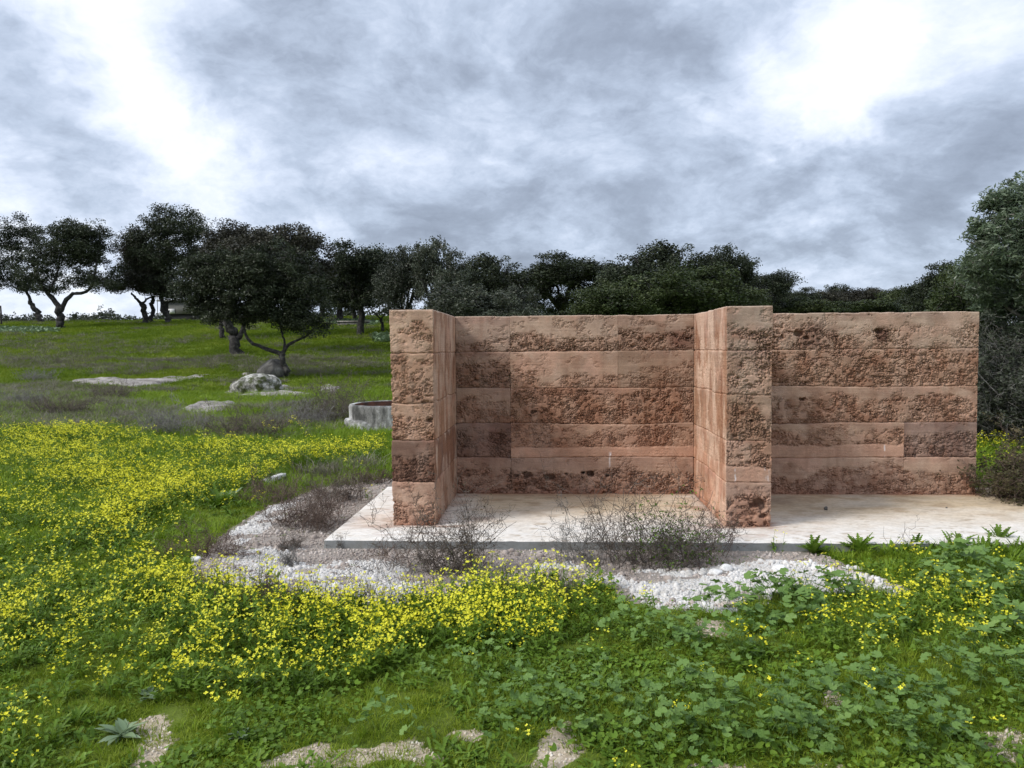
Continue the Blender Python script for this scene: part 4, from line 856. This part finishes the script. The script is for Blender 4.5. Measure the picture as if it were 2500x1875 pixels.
dry_shrub('tangled_thicket', 2500, 1085, 1.5, 1.0, 'tall tangled dark thicket with bare pale twigs below the silvery tree', 74, mat='twig_grey', n0=70, kids=(7, 5), base_r=.75, rad=.008, leaves=(15000, .06, .03, 'oak_grey'), group=None, wob=.4, cat='thicket')
dry_shrub('tangled_thicket', 2640, 1095, 1.5, 1.0, 'second tangled thicket, running out of the picture at right', 75, mat='twig_grey', n0=60, kids=(7, 4), base_r=.8, rad=.008, leaves=(10000, .06, .03, 'oak_grey'), group=None, wob=.4, cat='thicket')
dry_shrub('tangled_thicket', 2450, 1010, 1.9, 1.2, 'shadowy thicket behind the others under the silvery tree', 77, mat='twig', n0=60, kids=(7, 4), base_r=1.4, rad=.01, leaves=(16000, .09, .045, 'oak'), group=None, wob=.4, cat='thicket')
dry_shrub('tangled_thicket', 2440, 1060, 1.25, .8, 'dark thicket behind the wall end, deeper in', 76, mat='twig', n0=60, kids=(7, 4), base_r=.7, rad=.008, leaves=(14000, .07, .035, 'oak'), group=None, wob=.4, cat='thicket')
for i, (px, py, lb) in enumerate([(280, 975, 'grey brush left of the flat pale rock'), (40, 990, 'grey brush at left picture edge'), (150, 1010, 'grey brush between picture edge and flowers'), (430, 1060, 'grey silvery brush above the yellow flowers'), (600, 1068, 'silvery brush in front of the flat pale rock'),
                                  (740, 1040, 'grey brush left of the well'), (815, 1035, 'tall grey weed touching the well'), (90, 930, 'grey brush at left, farther up slope')]):
    dry_shrub('meadow_brush', px, py, .5 if i != 6 else .85, 1.0 if i != 6 else .5, 'dry '+lb, 80+i, mat='twig_grey' if i % 2 else 'twig', n0=70, kids=(5, 4), base_r=.8, rad=.006, group='dry brush in the meadow', cat='brush', squash=.6)

# ------------------------------------------------------------------ scattered ground cover (stuff)
def scatter(name, label, pts, rot, scl, protos, cat=None):
    """one object of instanced plants; protos are meshes"""
    c = bpy.data.collections.new(name+'_kinds')
    for k, me in enumerate(protos): o = bpy.data.objects.new('%s_kind_%02d' % (name, k), me); c.objects.link(o)
    me = bpy.data.meshes.new(name); me.vertices.add(len(pts)); me.vertices.foreach_set('co', np.asarray(pts, np.float32).ravel())
    a = me.attributes.new('rot', 'FLOAT_VECTOR', 'POINT'); a.data.foreach_set('vector', np.asarray(rot, np.float32).ravel())
    a = me.attributes.new('scl', 'FLOAT', 'POINT'); a.data.foreach_set('value', np.asarray(scl, np.float32))
    a = me.attributes.new('idx', 'INT', 'POINT'); a.data.foreach_set('value', rng.integers(0, len(protos), len(pts)).astype(np.int32))
    ob = link(name, me, label=label, cat=cat, kind='stuff')
    ng = bpy.data.node_groups.new(name, 'GeometryNodeTree'); ng.interface.new_socket('Geometry', in_out='INPUT', socket_type='NodeSocketGeometry'); ng.interface.new_socket('Geometry', in_out='OUTPUT', socket_type='NodeSocketGeometry')
    N = ng.nodes; L = ng.links; gi = N.new('NodeGroupInput'); go = N.new('NodeGroupOutput'); ip = N.new('GeometryNodeInstanceOnPoints'); ci = N.new('GeometryNodeCollectionInfo')
    ci.inputs[0].default_value = c; ci.inputs['Separate Children'].default_value = True; ci.inputs['Reset Children'].default_value = True
    def na(nm, ty): n = N.new('GeometryNodeInputNamedAttribute'); n.data_type = ty; n.inputs[0].default_value = nm; return n.outputs[0]
    L.new(gi.outputs[0], ip.inputs['Points']); L.new(ci.outputs[0], ip.inputs['Instance']); ip.inputs['Pick Instance'].default_value = True
    L.new(na('idx', 'INT'), ip.inputs['Instance Index']); e = N.new('FunctionNodeEulerToRotation'); L.new(na('rot', 'FLOAT_VECTOR'), e.inputs[0]); L.new(e.outputs[0], ip.inputs['Rotation'])
    L.new(na('scl', 'FLOAT'), ip.inputs['Scale']); L.new(ip.outputs[0], go.inputs[0])
    md = ob.modifiers.new('scatter', 'NODES'); md.node_group = ng; return ob

def blades(mb, r, n, h, spread, w, lean=.5, st=4):
    a = r.random(n)*6.283; rr = r.random(n)**.6*spread; b = np.stack([np.cos(a)*rr, np.sin(a)*rr, np.full(n, -.005)], 1)
    a2 = a+r.normal(size=n)*.9; H = h*(.45+.7*r.random(n)); ln = H*lean*(.3+1.2*r.random(n)); s = np.linspace(0, 1, st)[None]
    P = b[:, None]+np.stack([np.cos(a2)[:, None]*ln[:, None]*s**2, np.sin(a2)[:, None]*ln[:, None]*s**2, H[:, None]*(s-.25*lean*s**3)], -1)
    fc = a2+1.57+r.normal(size=n)*.6; sd = np.stack([np.cos(fc), np.sin(fc), fc*0], 1)[:, None]*(w*(.7+.6*r.random(n)))[:, None, None]*np.array([.8, 1., .65, .05] if st == 4 else [1, .8, .05])[None, :, None]
    V = np.stack([P-sd, P+sd], 2).reshape(-1, 3); k = (np.arange(n)*st*2)[:, None]; j = np.arange(st-1)[None]*2
    mb.add(V, np.stack([k+j, k+j+1, k+j+3, k+j+2], -1).reshape(-1, 4))
def tuft(seed, n, h, spread, w, lean=.5, mat='grass', st=4):
    r = np.random.default_rng(seed); mb = MB(); blades(mb, r, n, h, spread, w, lean, st); return mb.mesh('grass_tuft', MAT[mat])
def blade_leaf(mb, base, az, ln, w, rise, prof, fold=.15, droop=.5, col=None):
    """a leaf laid out along az from base, prof = half widths along it"""
    n = len(prof); s = np.linspace(0, 1, n); d = np.array([math.cos(az), math.sin(az), 0]); sd = np.array([-math.sin(az), math.cos(az), 0])
    c = base+d*(ln*s*math.cos(rise))[:, None]+np.array([0, 0, 1])*(ln*(math.sin(rise)*s-droop*s**2*.5))[:, None]
    wv = (np.array(prof)*w)[:, None]; up = np.array([0, 0, 1])*(np.array(prof)*w*fold)[:, None]
    V = np.stack([c-sd*wv+up, c, c+sd*wv+up], 1).reshape(-1, 3); i = np.arange(n-1)*3
    mb.add(V, np.concatenate([np.stack([i, i+1, i+4, i+3], 1), np.stack([i+1, i+2, i+5, i+4], 1)]), col=col)
PINN = [.15, .5, .35, .85, .45, 1., .5, 1.05, .6, .9, .55, .1]
THIS = [.1, .35, .2, .75, .25, .95, .3, 1.1, .35, 1.15, .35, 1.0, .3, .7, .25, .4, .05]
OVAL = [.12, .55, .9, 1., .85, .5, .05]
def herb(seed, n=9, ln=.10, w=.022, prof=PINN, rise=(.3, 1.1), mat='herb', name='leafy_herb', spread=.03, droop=.5):
    r = np.random.default_rng(seed); mb = MB()
    for i in range(n): blade_leaf(mb, np.array([r.normal()*spread, r.normal()*spread, .002]), r.random()*6.283, ln*(.6+.7*r.random()), w*(.8+.4*r.random()), r.uniform(*rise), prof, fold=.3, droop=droop, col=(.8+.4*r.random(),)*3)
    return mb.mesh(name, MAT[mat], color=True)
def round_leaves(seed, n=14, rad=.011, h=.05, spread=.07, mat='herb'):
    r = np.random.default_rng(seed); mb = MB(); k = 8; th = np.arange(k)*6.283/k
    for i in range(n):
        c = np.array([r.normal()*spread, r.normal()*spread, h*(.4+.8*r.random())]); R_ = rad*(.7+.7*r.random()); nx, ny = r.normal(size=2)*.35
        q = np.stack([np.cos(th)*R_, np.sin(th)*R_, np.cos(th)*R_*nx+np.sin(th)*R_*ny+R_*.25], 1)*np.where(th < .1, .35, 1)[:, None]
        mb.add(np.concatenate([[c], c+q]), tris=[(0, 1+j, 1+(j+1) % k) for j in range(k)], col=(.75+.5*r.random(),)*3)
    return mb.mesh('round_leaved_herb', MAT[mat], color=True)
def flower_plant(seed, stems=5, H=.24, spread=.07, fl=5, pet=.0082, lv=10):
    r = np.random.default_rng(seed); mb = MB(); pm = []; quads = []
    S_ = []
    for i in range(stems):
        a = r.random()*6.283; b = np.array([math.cos(a), math.sin(a), 0])*spread*r.random(); h = H*(.6+.55*r.random()); e = b+np.array([math.cos(a)*h*.22*r.random(), math.sin(a)*h*.22*r.random(), h]); md = (b+e)/2+np.array([r.normal()*.012, r.normal()*.012, 0]); S_.append(np.array([b, md, e]))
        for _ in range(lv//2): s = r.random()*.65; p = b*(1-s)+e*s; blade_leaf(mb, p, r.random()*6.283, .03+.045*r.random(), .007+.006*r.random(), r.uniform(.2, 1.), [.2, .8, .5, 1., .6, .9, .1], droop=.4)
        for k in range(r.integers(max(fl-2, 2), fl+3)):
            u = r.random(); c = e+np.array([r.normal()*.014, r.normal()*.014, .006+r.normal()*.012]); n_ = np.array([r.normal()*.6, r.normal()*.6-.25, 1.]); n_ /= np.linalg.norm(n_); t1 = np.cross(n_, [1, .3, 0]); t1 /= np.linalg.norm(t1); t2 = np.cross(n_, t1); ph = r.random()*1.57; sz = pet*(.75+.5*r.random())
            for m_ in range(4):
                an = ph+m_*1.5708; dd = t1*math.cos(an)+t2*math.sin(an); ss_ = np.cross(n_, dd); pm.append([c, c+dd*sz*.6-ss_*sz*.42+n_*sz*.2, c+dd*sz*1.1+n_*sz*.25, c+dd*sz*.6+ss_*sz*.42+n_*sz*.2])
    tubes(mb, np.array(S_), np.full((len(S_), 3), .0014), 3); nq = sum(len(q) for q in mb.q)
    mb.add(np.array(pm).reshape(-1, 3), np.arange(len(pm)*4).reshape(-1, 4)); me = mb.mesh('flowering_plant', [MAT['herb'], MAT['petal']], color=True)
    mi = np.zeros(len(me.polygons), np.int32); mi[nq:] = 1; me.polygons.foreach_set('material_index', mi); return me

DEPTHS = [(2.3, 4.2), (4.2, 6.6), (6.6, 10), (10, 16), (16, 28), (28, 46), (46, 84)]
def sample(dens, only=None, margin=260, mr=800, hide=True):
    """random ground points in the part of the meadow that is in view; dens = per square metre in each depth band"""
    out = []
    for (y0, y1), dn in zip(DEPTHS, dens):
        if dn <= 0: continue
        xa, xb = -(1250+margin)/FPX*y1-.3-.06*y1, (1250+mr)/FPX*y1+.3-.04*y1; n = int((xb-xa)*(y1-y0)*dn); x = rng.uniform(xa, xb, n); y = rng.uniform(y0, y1, n); z = hgt(x, y)
        px, py = proj(x, y, z); k = (px > -margin) & (px < W0+(mr if y0 < 12 else margin)) & (py < H0+200)
        if hide: k &= ~((y > YK) & (px > 1040) & (px < 2300)); k &= ~((y > 22) & (px > 1000))
        k &= ~on_slab(x, y); x, y = x[k], y[k]
        if only is not None: m_ = only(x, y); x, y = x[m_], y[m_]
        out.append(np.stack([x, y], 1))
    p = np.concatenate(out) if out else np.zeros((0, 2)); return p[:, 0], p[:, 1]
def place(x, y, lo=.8, hi=1.25, tilt=.12, dz=0, sy=None):
    n = len(x); return np.stack([x, y, hgt(x, y)+dz], 1), np.stack([rng.normal(size=n)*tilt, rng.normal(size=n)*tilt, rng.random(n)*6.283], 1), rng.uniform(lo, hi, n)*(1 if sy is None else sy)
def green_ok(x, y, keep=.0):
    g_ = zone_gravel(x, y) | zone_white(x, y); s_ = zone_sand(x, y); return ~g_ & (~s_ | (rng.random(len(x)) < keep))

# turf and grass
x, y = sample([420, 230, 120, 55, 24, 0, 0], lambda x, y: green_ok(x, y, .30))
sy = np.interp(y, [3, 10, 28], [1., 1.35, 2.2]); P_, R_, S_ = place(x, y, .7, 1.25, sy=sy)
scatter('short_turf', 'short green turf and moss in the foreground', P_, R_, S_, [tuft(300+i, 34, .035, .06, .0018, .9, 'turf', 3) for i in range(4)], 'grass')
x, y = sample([110, 110, 110, 60, 26, 0, 0], lambda x, y: green_ok(x, y, .05) & (fbm(x*.9+5, y*.9, seed=201)+.15*(y > 6.6) + .35*((x > 1.6) & (y < 6.6) & (y > 5.3)) > .47))
sy = np.interp(y, [3, 4.5, 6, 10, 28], [.45, .6, .85, 1.2, 1.9]); P_, R_, S_ = place(x, y, .6, 1.3, sy=sy)
scatter('meadow_grass', 'fresh green meadow grass', P_, R_, S_, [tuft(310+i, 20, .13, .05, .0026, .6) for i in range(5)], 'grass')
x, y = sample([0, 0, 0, 8, 20, 17, 10], lambda x, y: y > 0); sy = np.interp(y, [10, 28, 50, 80], [.9, 1.1, 1.5, 2.0]); P_, R_, S_ = place(x, y, .6, 1.2, sy=sy)
scatter('hill_grass', 'green grass covering the hill under the oaks', P_, R_, S_, [tuft(320+i, 46, .11, .30, .011, .8, 'grass_far', 3) for i in range(5)], 'grass')
x, y = sample([0, 0, 6, 16, 20, 10, 3], lambda x, y: zone_dry(x, y) | ((fbm(x*.22, y*.5, seed=203) > .60) & (y > 14))); sy = np.interp(y, [6, 28, 50, 80], [.9, 1.2, 1.6, 2.0]); P_, R_, S_ = place(x, y, .6, 1.2, sy=sy)
scatter('dry_grass', 'greyish dry grass patches across the meadow', P_, R_, S_, [tuft(330+i, 40, .22, .22, .0045, .9, 'drygrass', 3) for i in range(4)], 'grass')
# leafy herbs
x, y = sample([260, 130, 50, 18, 6, 0, 0], lambda x, y: green_ok(x, y, .08) & (fbm(x*1.2+9, y*1.2, seed=204) > .36)); sy = np.interp(y, [3, 10, 28], [.8, 1.1, 1.7]); P_, R_, S_ = place(x, y, .5, 1.2, sy=sy)
scatter('leafy_herbs', 'low leafy green herbs among the grass', P_, R_, S_, [herb(340+i, 12, .075, .011) for i in range(5)]+[herb(350+i, 9, .05, .008, OVAL) for i in range(3)], 'herbs')
x, y = sample([170, 70, 12, 0, 0, 0, 0], lambda x, y: green_ok(x, y, .12) & (fbm(x*1.5+2, y*1.5, seed=205)+.10*ss(-.6, 1.2, x) > .52)); P_, R_, S_ = place(x, y, .4, .95)
scatter('round_leaved_herbs', 'small round leaved ground cover', P_, R_, S_, [round_leaves(360+i, 12, .012+.003*(i % 3)) for i in range(5)], 'herbs')
# yellow flowers
def fl_dens(x, y):
    a = soft_inside(Z_FLOWER, x, y, 71, .16); th = np.zeros(len(x), bool)
    for p in Z_FL_THIN: th |= soft_inside(p, x, y, 73, .2)
    n = fbm(x*.9, y*.7, seed=206, o=4); d = a*np.clip(.22+2.8*(n-.38), .06, 1.)*np.where(th, .22, 1.)
    px, py = proj(x, y, hgt(x, y)); d = d*np.where((px > 1000) & (py > 1600), .25, 1)*np.where((py > 1600), .6, 1)
    b_ = soft_inside(Z_FLOWER_R, x, y, 74, .2)*.20*(n > .42)*~zone_gravel(x, y)+soft_inside(Z_FLOWER_L, x, y, 75, .1)*.5+soft_inside(Z_FLOWER_BK, x, y, 76, .1)*.2
    return np.clip(d+b_+.012, 0, 1)
x, y = sample([290, 290, 190, 95, 0, 0, 0], lambda x, y: ~zone_sand(x, y) & ~(zone_white(x, y) & (rng.random(len(x)) > .04)) & ~(zone_gravel(x, y) & (rng.random(len(x)) > .06)) & (rng.random(len(x)) < fl_dens(x, y)))
sy = np.interp(y, [3, 6, 10, 16], [.85, 1., 1.0, 1.25]); P_, R_, S_ = place(x, y, .5, 1.25, .16, sy=sy)
scatter('yellow_wildflowers', 'dense drift of small yellow wildflowers', P_, R_, S_, [flower_plant(370+i, 3+i % 4, .23, .08, 4) for i in range(7)], 'flowers')
# taller weeds and grass leaning on the slab front at the right
n_ = 900; x = rng.uniform(2.75, 7.2, n_)**1.0; y = SY0-.03-np.abs(rng.normal(size=n_))*.16; k_ = rng.random(n_) < ss(2.6, 4.2, x)*.9+.1; x, y = x[k_], y[k_]
P_, R_, S_ = place(x, y, .6, 1.3, .2)
scatter('slab_edge_weeds', 'green weeds and grass growing along the slab front at right', P_, R_, S_, [herb(460+i, 9, .13, .014, THIS, (.7, 1.4)) for i in range(3)]+[tuft(463+i, 16, .13, .04, .0026, .6) for i in range(2)]+[herb(466, 9, .11, .015, OVAL, (.7, 1.4))], 'weeds')
# gravel
x, y = sample([0, 2600, 1300, 0, 0, 0, 0], lambda x, y: zone_white(x, y)); P_, R_, S_ = place(x, y, .25, 1.05, 1.5, .002)
S_ = S_*(1+1.2*(rng.random(len(S_)) < .06))
scatter('white_gravel', 'bright white limestone gravel around the slab', P_, R_, S_, [rock_mb((.016, .013, .010), 400+i, 1, .3).mesh('pebble', MAT['pebble']) for i in range(4)], 'gravel')
x, y = sample([0, 1100, 800, 0, 0, 0, 0], lambda x, y: zone_gravel(x, y) & (~zone_white(x, y) | (rng.random(len(x)) < .10))); P_, R_, S_ = place(x, y, .4, 1.4, 1.5, .002); S_ = S_*(1+1.5*(rng.random(len(S_)) < .04))
scatter('brown_gravel', 'dull pinkish brown gravel along the slab', P_, R_, S_, [rock_mb((.013, .011, .008), 410+i, 1, .3).mesh('pebble', MAT['pebble_dull']) for i in range(4)], 'gravel')
x, y = sample([1500, 700, 0, 0, 0, 0, 0], lambda x, y: zone_sand(x, y)); P_, R_, S_ = place(x, y, .3, 1.3, 1.5, .001)
scatter('sandy_grit', 'pale sandy grit on bare patches in the foreground', P_, R_, S_, [rock_mb((.008, .007, .005), 420+i, 1, .3).mesh('pebble', MAT['pebble_sand']) for i in range(3)], 'gravel')
# weeds in the gravel
x, y = sample([0, 26, 26, 0, 0, 0, 0], lambda x, y: zone_gravel(x, y) & ~zone_white(x, y) & (fbm(x*3, y*3, seed=210) > .5)); P_, R_, S_ = place(x, y, .4, .9)
scatter('gravel_weeds', 'tiny green weeds growing in the gravel', P_, R_, S_, [herb(430+i, 8, .035, .008, OVAL) for i in range(3)]+[tuft(433, 20, .03, .04, .0015, .9, 'turf', 3)], 'herbs')
# broad leaved weed patches on the hill
def patch_pts(poly, n):
    g_ = ground_poly(poly); lo, hi = g_.min(0), g_.max(0); p = rng.uniform(lo, hi, (n*4, 2)); p = p[inside(g_, p[:, 0], p[:, 1])][:n]; return p[:, 0], p[:, 1]
x1_, y1_ = patch_pts([(-60, 805), (40, 803), (140, 806), (145, 814), (60, 817), (-60, 813)], 420); x2_, y2_ = patch_pts([(790, 786), (860, 784), (925, 789), (915, 797), (850, 797), (800, 791)], 420); x3_, y3_ = patch_pts([(910, 820), (955, 820), (955, 838), (920, 836)], 150)
x, y = np.concatenate([x1_, x2_, x3_]), np.concatenate([y1_, y2_, y3_]); P_, R_, S_ = place(x, y, .8, 1.4)
scatter('broad_leaved_weeds', 'patches of broad leaved weeds on the hill', P_, R_, S_, [herb(440+i, 7, .35, .10, OVAL, (.5, 1.2), 'rosette', 'broad_weed', .08) for i in range(3)], 'weeds')

# ------------------------------------------------------------------ single plants in the foreground
def mallow_leaf():
    out_ = []
    for s in range(3):
        r = np.random.default_rng(500+s); mb = MB(); k = 28; th = (np.arange(k)+.5)/k*5.75+.27; lob = 1-.08*np.abs(np.sin((th-.27)/5.75*math.pi*6.5))**3; z1 = .10*np.cos((th-.27)/5.75*math.pi*13)
        rim = np.stack([np.cos(th)*lob, np.sin(th)*lob, .16+z1*.7+.05*r.normal(size=k)], 1); mid = np.stack([np.cos(th)*.55, np.sin(th)*.55, .11+z1*.5], 1); V = np.concatenate([[[0, 0, 0]], mid, rim])
        T_ = [(0, 1+j, 2+j) for j in range(k-1)]; Q_ = [(1+j, 1+k+j, 2+k+j, 2+j) for j in range(k-1)]; mb.add(V, Q_, T_)
        tubes(mb, np.array([[[0, 0, 0], [-.3, 0, -.9], [-.9, .1, -2.6]]]), np.array([[.035, .04, .05]]), 3); out_.append(mb.mesh('leaf', MAT['mallow'], smooth=False))
    return out_
ML = mallow_leaf(); GM = 'mallow plants in the right foreground'
def mallow(px, py, R, n, ls, label, h=.23):
    ls *= 1.06
    p = at(px, py); root = thing('mallow_plant', p, label, 'plant', GM)
    n = int(n*1.45)
    for i in range(n):
        a = random.random()*6.283; q = math.sqrt((i+.5)/n)*R; x_, y_ = p[0]+math.cos(a)*q, p[1]+math.sin(a)*q*.8
        zz = h*(1-(q/R)**2)*(.55+.5*random.random())+.045; o = link('leaf', ML[i % 3], root, (math.cos(a)*q, math.sin(a)*q*.8, zz)); s = ls*(.6+.65*random.random())
        o.scale = (s, s, s); o.rotation_euler = (random.gauss(0, .28)+.25, random.gauss(0, .3), random.random()*6.283)
for a in [(1690, 1740, .26, 46, .026, 'tall mallow clump at the bottom, leftmost of the bottom row'), (1850, 1790, .26, 44, .024, 'mallow clump second from left in the bottom row'), (1985, 1760, .22, 36, .022, 'mallow clump in the middle of the bottom row'), (2110, 1730, .26, 44, .024, 'mallow clump right of middle in the bottom row'),
          (2230, 1760, .24, 40, .024, 'mallow clump with large pale leaves right in the bottom row'), (2120, 1835, .22, 34, .022, 'mallow clump touching the bottom edge under the right cluster'), (1730, 1840, .22, 30, .022, 'mallow clump touching the bottom edge beneath the tall clump'), (1935, 1850, .18, 26, .020, 'small mallow clump at bottom edge near bare grit'), (2280, 1850, .2, 30, .022, 'mallow clump at the bottom edge, right of the others'),
          (1620, 1830, .16, 22, .022, 'mallow clump at the left end of the bottom row, by the sand'), (1770, 1520, .30, 44, .028, 'mallow clump just below the white gravel, left'), (1890, 1490, .34, 56, .034, 'largest leaved mallow clump just below the white gravel'), (1960, 1540, .2, 30, .03, 'mallow clump between largest leaved clump and yellow flowers'), (2020, 1470, .26, 30, .032, 'mallow clump at right tip of the white gravel'),
          (1560, 1560, .24, 30, .024, 'mallow clump at the right end of the yellow drift'), (1630, 1580, .2, 26, .024, 'mallow clump right of the one ending the yellow drift'), (1740, 1610, .26, 40, .022, 'flat mallow clump in the middle beside brown soil'), (1840, 1600, .18, 22, .020, 'small mallow clump right of the flat one'), (1300, 1790, .26, 44, .022, 'mallow clump on the sandy patch at bottom centre'), (1250, 1730, .18, 26, .018, 'small mallow clump above the sandy patch at bottom centre'),
          (940, 1815, .18, 24, .018, 'small mallow clump on sand, left of bottom centre'), (2370, 1410, .36, 54, .034, 'mallow clump in front of the slab at right'), (2440, 1470, .32, 50, .036, 'tall mallow clump at the right edge'), (2300, 1460, .22, 26, .03, 'mallow clump left of the tall right edge one'), (2460, 1560, .22, 28, .032, 'mallow clump at the right edge beside yellow flowers'), (2420, 1640, .22, 28, .026, 'mallow clump at right edge, below yellow flowers'),
          (2300, 1680, .2, 24, .022, 'mallow clump right, under the yellow flowers'), (2470, 1710, .2, 26, .026, 'mallow clump at the right edge low down'), (1420, 1700, .2, 26, .016, 'small leaved mallow between centre and bottom row'), (1480, 1770, .2, 30, .018, 'small leaved mallow left of the bottom row'), (2180, 1590, .16, 18, .022, 'few mallow leaves among yellow flowers at right'),
          (1100, 1690, .2, 26, .015, 'small leaved mallow below the yellow drift'), (1215, 1660, .2, 26, .015, 'small leaved mallow at the right foot of the yellow drift')]:
    mallow(*a)
def rosette(name, px, py, n, ln, wd, prof, label, mat, rise, cat='plant', seed=1, droop=.35, on=None):
    r = random.Random(seed); p = at(px, py, on); root = thing(name, p, label, cat); ms = []
    for k in range(3):
        mb = MB(); blade_leaf(mb, np.zeros(3), 0, ln*(.85+.15*k), wd, .0, prof, fold=.35, droop=droop); ms.append(mb.mesh('leaf', MAT[mat], smooth=True, color=True))
    for i in range(n):
        o = link('leaf', ms[i % 3], root, (r.gauss(0, .01), r.gauss(0, .01), .01)); o.rotation_euler = (r.gauss(0, .12), -r.uniform(*rise), i*2.4+r.gauss(0, .2)); s = r.uniform(.65, 1.1); o.scale = (s, s, s)
    return root
rosette('leaf_rosette', 300, 1800, 20, .115, .017, [.2, .45, .7, .95, 1, .8, .5, .05], 'larger grey green leaf rosette beside the sandy strip', 'rosette', (.05, .75), seed=3)
rosette('leaf_rosette', 583, 1808, 14, .075, .013, [.25, .5, .8, 1, .9, .6, .05], 'neat small grey green leaf rosette right of the sandy strip', 'rosette', (.1, .7), seed=4)
rosette('leaf_rosette', 185, 1765, 14, .10, .013, OVAL, 'bright green leaf rosette left of the sandy strip', 'herb', (.3, 1.1), seed=5)
rosette('leaf_rosette', 365, 1705, 8, .07, .017, OVAL, 'pale green leaf rosette above the sandy strip', 'rosette', (.2, .8), seed=6)
rosette('thistle_plant', 1985, 1352, 26, .15, .030, THIS, 'young thistle at slab front, left one of two', 'herb', (.5, 1.35), seed=7)
rosette('thistle_plant', 2100, 1352, 32, .19, .034, THIS, 'young thistle at slab front, right and larger one', 'herb', (.5, 1.4), seed=8)
rosette('thistle_plant', 2340, 1335, 24, .15, .026, THIS, 'spiky green weed by the slab near the right edge', 'herb', (.6, 1.45), seed=9)
rosette('thistle_plant', 2440, 1330, 26, .17, .028, THIS, 'tall spiky weed at slab front, closest to right edge', 'herb', (.7, 1.45), seed=10)
rosette('thistle_plant', 2230, 1345, 22, .14, .022, THIS, 'low spiky weed at slab front between thistles and right edge', 'herb', (.5, 1.3), seed=11)
rosette('leaf_rosette', 530, 1240, 30, .24, .035, THIS, 'broad leafy weed at the edge of flowers left of the gravel', 'herb', (.4, 1.3), seed=12)
rosette('leaf_rosette', 560, 1225, 26, .20, .032, THIS, 'greyer leafy weed behind the broad one left of gravel', 'rosette', (.4, 1.2), seed=13)
rosette('leaf_rosette', 600, 1195, 22, .20, .028, THIS, 'leafy weed nearest the reddish shrub left of gravel', 'herb', (.4, 1.2), seed=14)

# ------------------------------------------------------------------ small far structures
def shed():
    d = px_dir(425, 800); D_ = 88.; x = d[0]/d[1]*D_; z = float(hgt(x, D_)); k = D_/FPX; root = thing('farm_shed', (x, D_, z), 'far low farm shed with white panel behind the leaning oak', 'shed')
    def mt(n, c): m, t, b, o = newmat(n); g = t.new('ShaderNodeNewGeometry'); t.put(b.inputs['Base Color'], t.ramp(t.noise(g.outputs['Position'], 1.5, 4), [(.3, tuple(v*.75 for v in c)), (.7, c)])); b.inputs['Roughness'].default_value = .9; return m
    wl, dk, wt = mt('weathered_boards', (.16, .16, .155)), mt('bay_shade_and_footing', (.025, .025, .025)), mt('white_paint', (.72, .72, .72))
    mb = MB(); box(mb, -.6, 4.4, 0, 3, .9, 2.4); mb.obj('wall', wl, root); mb = MB(); box(mb, -1.9, 4.7, -.3, 3.3, 2.4, 2.55); mb.obj('roof', wl, root)
    mb = MB(); box(mb, -1.8, -.6, .4, 2.8, 1.0, 2.4); mb.obj('bay_shade', dk, root); mb = MB(); box(mb, -.6, .15, -.06, -.01, .95, 1.5); mb.obj('white_panel', wt, root)  # near-black solid paints the shade inside the shed's open bay
    mb = MB(); box(mb, -1.8, -.7, -.05, .35, .95, 1.03); mb.obj('white_sill', wt, root); mb = MB(); box(mb, -.5, 4.3, .2, 2.8, .0, .9); mb.obj('footing', dk, root)
    mb = MB(); tubes(mb, np.array([[[-1.95, 0, 0], [-1.95, 0, 1.8], [-1.95, 0, 3.4]]]), np.full((1, 3), .04), 5); mb.obj('mast', wl, root); mb = MB(); box(mb, -2.3, -1.6, -.03, .03, 2.9, 3.0); mb.obj('crossbar', wl, root)
shed()
def low_wall():
    a = at(838, 784); D_ = 66.; d = px_dir(862, 780); x = d[0]/d[1]*D_; z = float(hgt(x, D_)); root = thing('low_far_wall', (x, D_, z), 'low pale far wall glimpsed between trunks left of the pier', 'wall'); root['kind'] = 'thing'
    mb = MB(); box(mb, -1.4, 1.4, 0, .3, -.2, .42); mb.obj('wall_body', MAT['granite_dark'], root); mb = MB(); box(mb, -1.45, 1.45, -.05, .35, .422, .52); mb.obj('coping', MAT['granite'], root)
low_wall()
def post(px, py, h, label):
    p = at(px, py); mb = MB(); r_ = np.random.default_rng(int(px)); P = np.array([[[0, 0, -.2], [.02, 0, h*.5], [.0, 0, h]]])+r_.normal(size=(1, 3, 3))*.01; tubes(mb, P, np.array([[.075, .07, .065]])*1.2, 7); mb.ngon(np.arange(14, 21)); o = mb.obj('fence_post', MAT['bark']); o.location = p; tag(o, label, 'post')
post(3, 786, 1.6, 'dark wooden post at the far left edge of hill')
